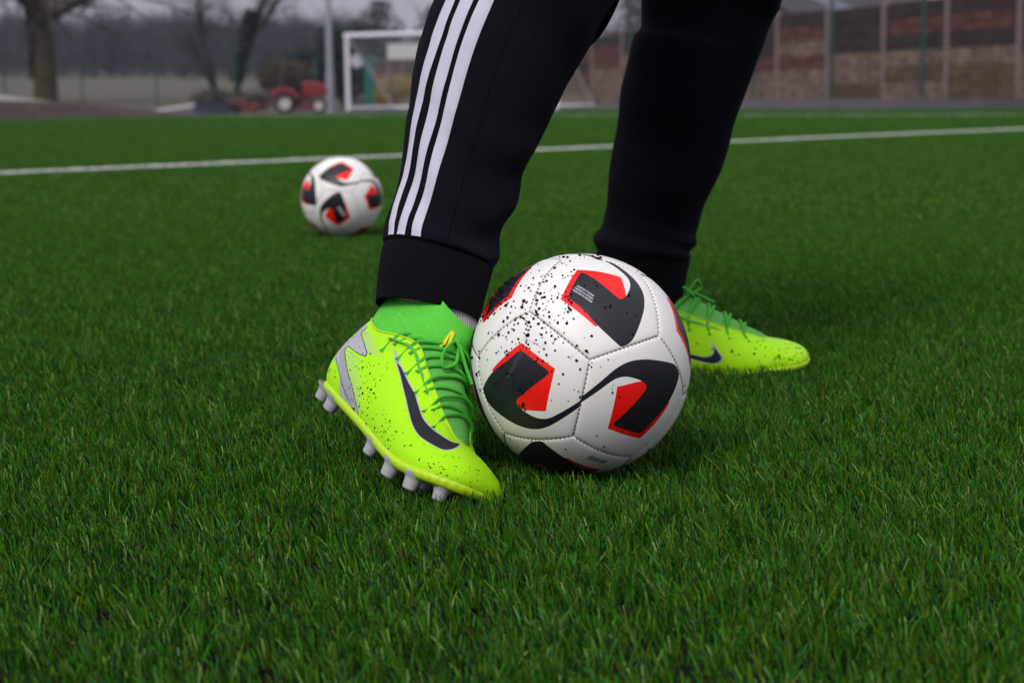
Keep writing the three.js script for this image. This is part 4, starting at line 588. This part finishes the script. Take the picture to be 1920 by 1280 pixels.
function leafMass(seed, n, place, size, flat = 0.6) { // many small leaf faces spread through a volume
  const r = rng(seed), pos = [], idx = [];
  for (let k = 0; k < n; k++) { const [x, y, z] = place(r), s = size * (0.5 + r()), u = V3(r() - 0.5, r() - 0.5, r() - 0.5).normalize(), v = V3(r() - 0.5, r() - 0.5, r() - 0.5).cross(u).normalize(), b = pos.length / 3; for (const [i, j] of [[-1, 0], [0, -flat], [1, 0], [0, flat]]) pos.push(x + (u.x * i + v.x * j) * s, y + (u.y * i + v.y * j) * s, z + (u.z * i + v.z * j) * s); idx.push(b, b + 1, b + 2, b, b + 2, b + 3); }
  const g = new THREE.BufferGeometry(); g.setAttribute('position', new THREE.Float32BufferAttribute(pos, 3)); g.setIndex(idx); g.computeVertexNormals(); return g;
}
const barkTex = noiseTex(128, (x, y) => { const n = wrapNoise(x, y, 8, 4), m = wrapNoise(x, y, 3, 2); return [0.175 + 0.13 * n + 0.05 * m, 0.145 + 0.11 * n + 0.06 * m, 0.09 + 0.06 * n]; }, true);
const mBark = M({ color: 0xffffff, map: barkTex, roughness: 0.95 }), mTwig = M({ color: lin(0.055, 0.045, 0.04), roughness: 0.95 }), mIvy = M({ color: lin(0.012, 0.026, 0.014), roughness: 0.6, side: THREE.DoubleSide }), mDarkBark = M({ color: lin(0.03, 0.027, 0.02), roughness: 0.95 });
{
  const x = -18.25, z = -70, t = thing('oak_tree', 'large mossy oak with ivy on its trunk beyond the earth bank', 'tree', [x, landHeight(x, z) - 0.15, z]);
  const [w, tw] = growTree(11, { stems: [[0, 0, 0, 0.01, 1, 0, 8.5, 0.50]], depth: 4, branches: 3, first: 0.34, steps: 8, wander: 0.12, ratio: 0.55, droop: -0.05 });
  mesh('trunk', w, mBark, t); mesh('crown', tw, mTwig, t);
  mesh('ivy', leafMass(12, 5200, (r) => { const y = 1.0 + 3.6 * Math.pow(r(), 0.7), a = Math.PI + (r() + r() - 1) * (0.6 + 0.22 * y), q = 0.36 + (0.10 + 0.05 * y) * r(); return [Math.cos(a) * q - 0.02, y, Math.sin(a) * q]; }, 0.07), mIvy, t).userData.kind = 'stuff';
}
{
  const x = -10.5, z = -66, t = thing('ash_tree', 'bare leaning multi-stemmed tree left of the red tractor', 'tree', [x, landHeight(x, z) - 0.1, z]);
  const [w, tw] = growTree(23, { stems: [[-0.25, 0, 0, -0.10, 1, 0.05, 5.5, 0.11], [-0.1, 0, 0.2, -0.55, 1, 0.1, 3.0, 0.09], [0.15, 0, 0, 0.24, 1, 0, 6.0, 0.15], [0.4, 1.1, 0, 0.55, 1, 0, 4.2, 0.09]], depth: 4, branches: 2, first: 0.35, steps: 5, wander: 0.2, ratio: 0.42 });
  mesh('trunk', w, mDarkBark, t); mesh('crown', tw, mTwig, t);
  mesh('ivy', leafMass(24, 2600, (r) => { const y = 1.0 + 2.6 * r(), a = r() * 6.28, q = 0.10 + 0.34 * r() * r() * fbm(y * 1.7, a * 0.8, 4, 2) * 1.6; return [0.15 + 0.24 * y + Math.cos(a) * q, y, Math.sin(a) * q]; }, 0.07), mIvy, t).userData.kind = 'stuff';
}
function shrub(name, label, cat, px, pz, w, h, col, seed, n, leaf = 0.06) {
  const s = thing(name, label, cat, [px, landHeight(px, pz) - 0.05, pz]);
  const r0 = rng(seed), lobes = Array.from({ length: 9 }, () => [(r0() - 0.5) * w * 0.8, h * (0.25 + 0.5 * r0()), (r0() - 0.5) * w * 0.6, 0.22 * w + 0.18 * w * r0()]);
  mesh('crown', leafMass(seed, n, (r) => { const L = lobes[Math.floor(r() * 9)], a = r() * 6.28, b = Math.acos(2 * r() - 1), q = L[3] * (0.55 + 0.5 * r()); return [L[0] + q * Math.sin(b) * Math.cos(a), Math.max(0.04, L[1] + q * Math.cos(b) * h / w), L[2] + q * Math.sin(b) * Math.sin(a)]; }, leaf), M({ color: col, roughness: 0.85, side: THREE.DoubleSide }), s);
  const st = []; for (let k = 0; k < 5; k++) st.push(bar(V3((r0() - 0.5) * 0.2, 0, 0), V3(lobes[k][0], lobes[k][1], lobes[k][2]), 0.035, 0.012, 5)); mesh('trunk', merge(st), mDarkBark, s);
}
shrub('yellow_bush', 'yellow flowering bush seen through the goal', 'bush', -4.4, -66, 1.5, 1.35, lin(0.30, 0.20, 0.03), 31, 2600, 0.05);
shrub('straw_bush', 'straw coloured bush behind the tractor seat', 'bush', -8.9, -70, 2.2, 2.0, lin(0.075, 0.058, 0.03), 32, 3200);
shrub('dark_evergreen', 'dark evergreen bush right behind the lamp post', 'bush', -6.9, -74, 2.4, 3.4, lin(0.014, 0.028, 0.018), 33, 6000, 0.08);
shrub('dark_evergreen', 'dark evergreen bush behind the tractor bonnet', 'bush', -8.3, -76, 2.2, 2.6, lin(0.016, 0.026, 0.018), 34, 5000, 0.08);
shrub('bramble_bush', 'low brown bramble behind the sweeper', 'bush', -9.6, -62, 2.0, 0.9, lin(0.05, 0.042, 0.03), 35, 2200);
{
  const spots = [[-7.5, -104, 6.6], [-4.0, -102, 6.2], [-0.5, -106, 6.8], [3.2, -103, 6.4], [7.0, -100, 6.6], [10.5, -104, 6.4], [15, -98, 5.2], [24, -96, 5.0]];
  spots.forEach(([x, z, h], i) => { const t = thing('scrub_tree', i < 6 ? 'bare brown tree behind the concrete wall' : 'bare brown tree behind the low building', 'tree', [x, landHeight(x, z) - 0.1, z], i * 1.3, i < 6 ? 'bare trees behind the concrete wall' : 'bare trees behind the low building'); const [w, tw] = growTree(40 + i, { stems: [[0, 0, 0, 0, 1, 0, h * 0.62, 0.17]], depth: 4, branches: 2, first: 0.1, steps: 5, wander: 0.3, ratio: 0.5 }); mesh('trunk', w, mDarkBark, t); mesh('crown', tw, mTwig, t); mesh('ivy', leafMass(60 + i, 1800, (r) => { const a = r() * 6.28, y = h * (0.2 + 0.7 * r()), q = (0.3 + 1.5 * r()) * Math.sin(Math.PI * clamp(y / h, 0, 1)); return [Math.cos(a) * q, y, Math.sin(a) * q]; }, 0.10), M({ color: lin(0.028, 0.030, 0.022), roughness: 0.8, side: THREE.DoubleSide }), t).userData.kind = 'stuff'; });
}
{ // winter woodland on the far slope
  const wood = new THREE.Group(); wood.name = 'distant_woodland'; scene.add(wood); tag(wood, 'grey leafless woodland on the slope beyond the field', 'woodland', null, 'stuff');
  const mW = M({ color: lin(0.050, 0.047, 0.055), roughness: 1 }), r = rng(8);
  for (let v = 0; v < 4; v++) {
    const [w, t] = growTree(90 + v, { stems: [[0, 0, 0, 0, 1, 0, 4.7, 0.15]], depth: 4, branches: 3, first: 0.12, steps: 6, wander: 0.3, ratio: 0.42 });
    const g = merge([w, t]); const list = [];
    for (let k = 0; k < 260; k++) { const z = -195 - 130 * r(), x = -0.42 * -z + (0.42 + 0.30) * -z * r(); list.push([x, z]); }
    const im = new THREE.InstancedMesh(g, mW, list.length); im.name = 'bare_trees'; im.userData.kind = 'stuff';
    list.forEach(([x, z], i) => { const s = 0.85 + 0.5 * r(); im.setMatrixAt(i, new THREE.Matrix4().compose(V3(x, landHeight(x, z) - 0.3, z), new THREE.Quaternion().setFromAxisAngle(V3(0, 1, 0), r() * 6.28), V3(s * 1.1, s, s * 1.1))); }); wood.add(im);
  }
}
scene.fog = new THREE.FogExp2(0xb4b6cc, 0.00035);
scene.traverse((o) => { if (o.isMesh) { o.castShadow = true; o.receiveShadow = true; } });
renderer.render(scene, camera);
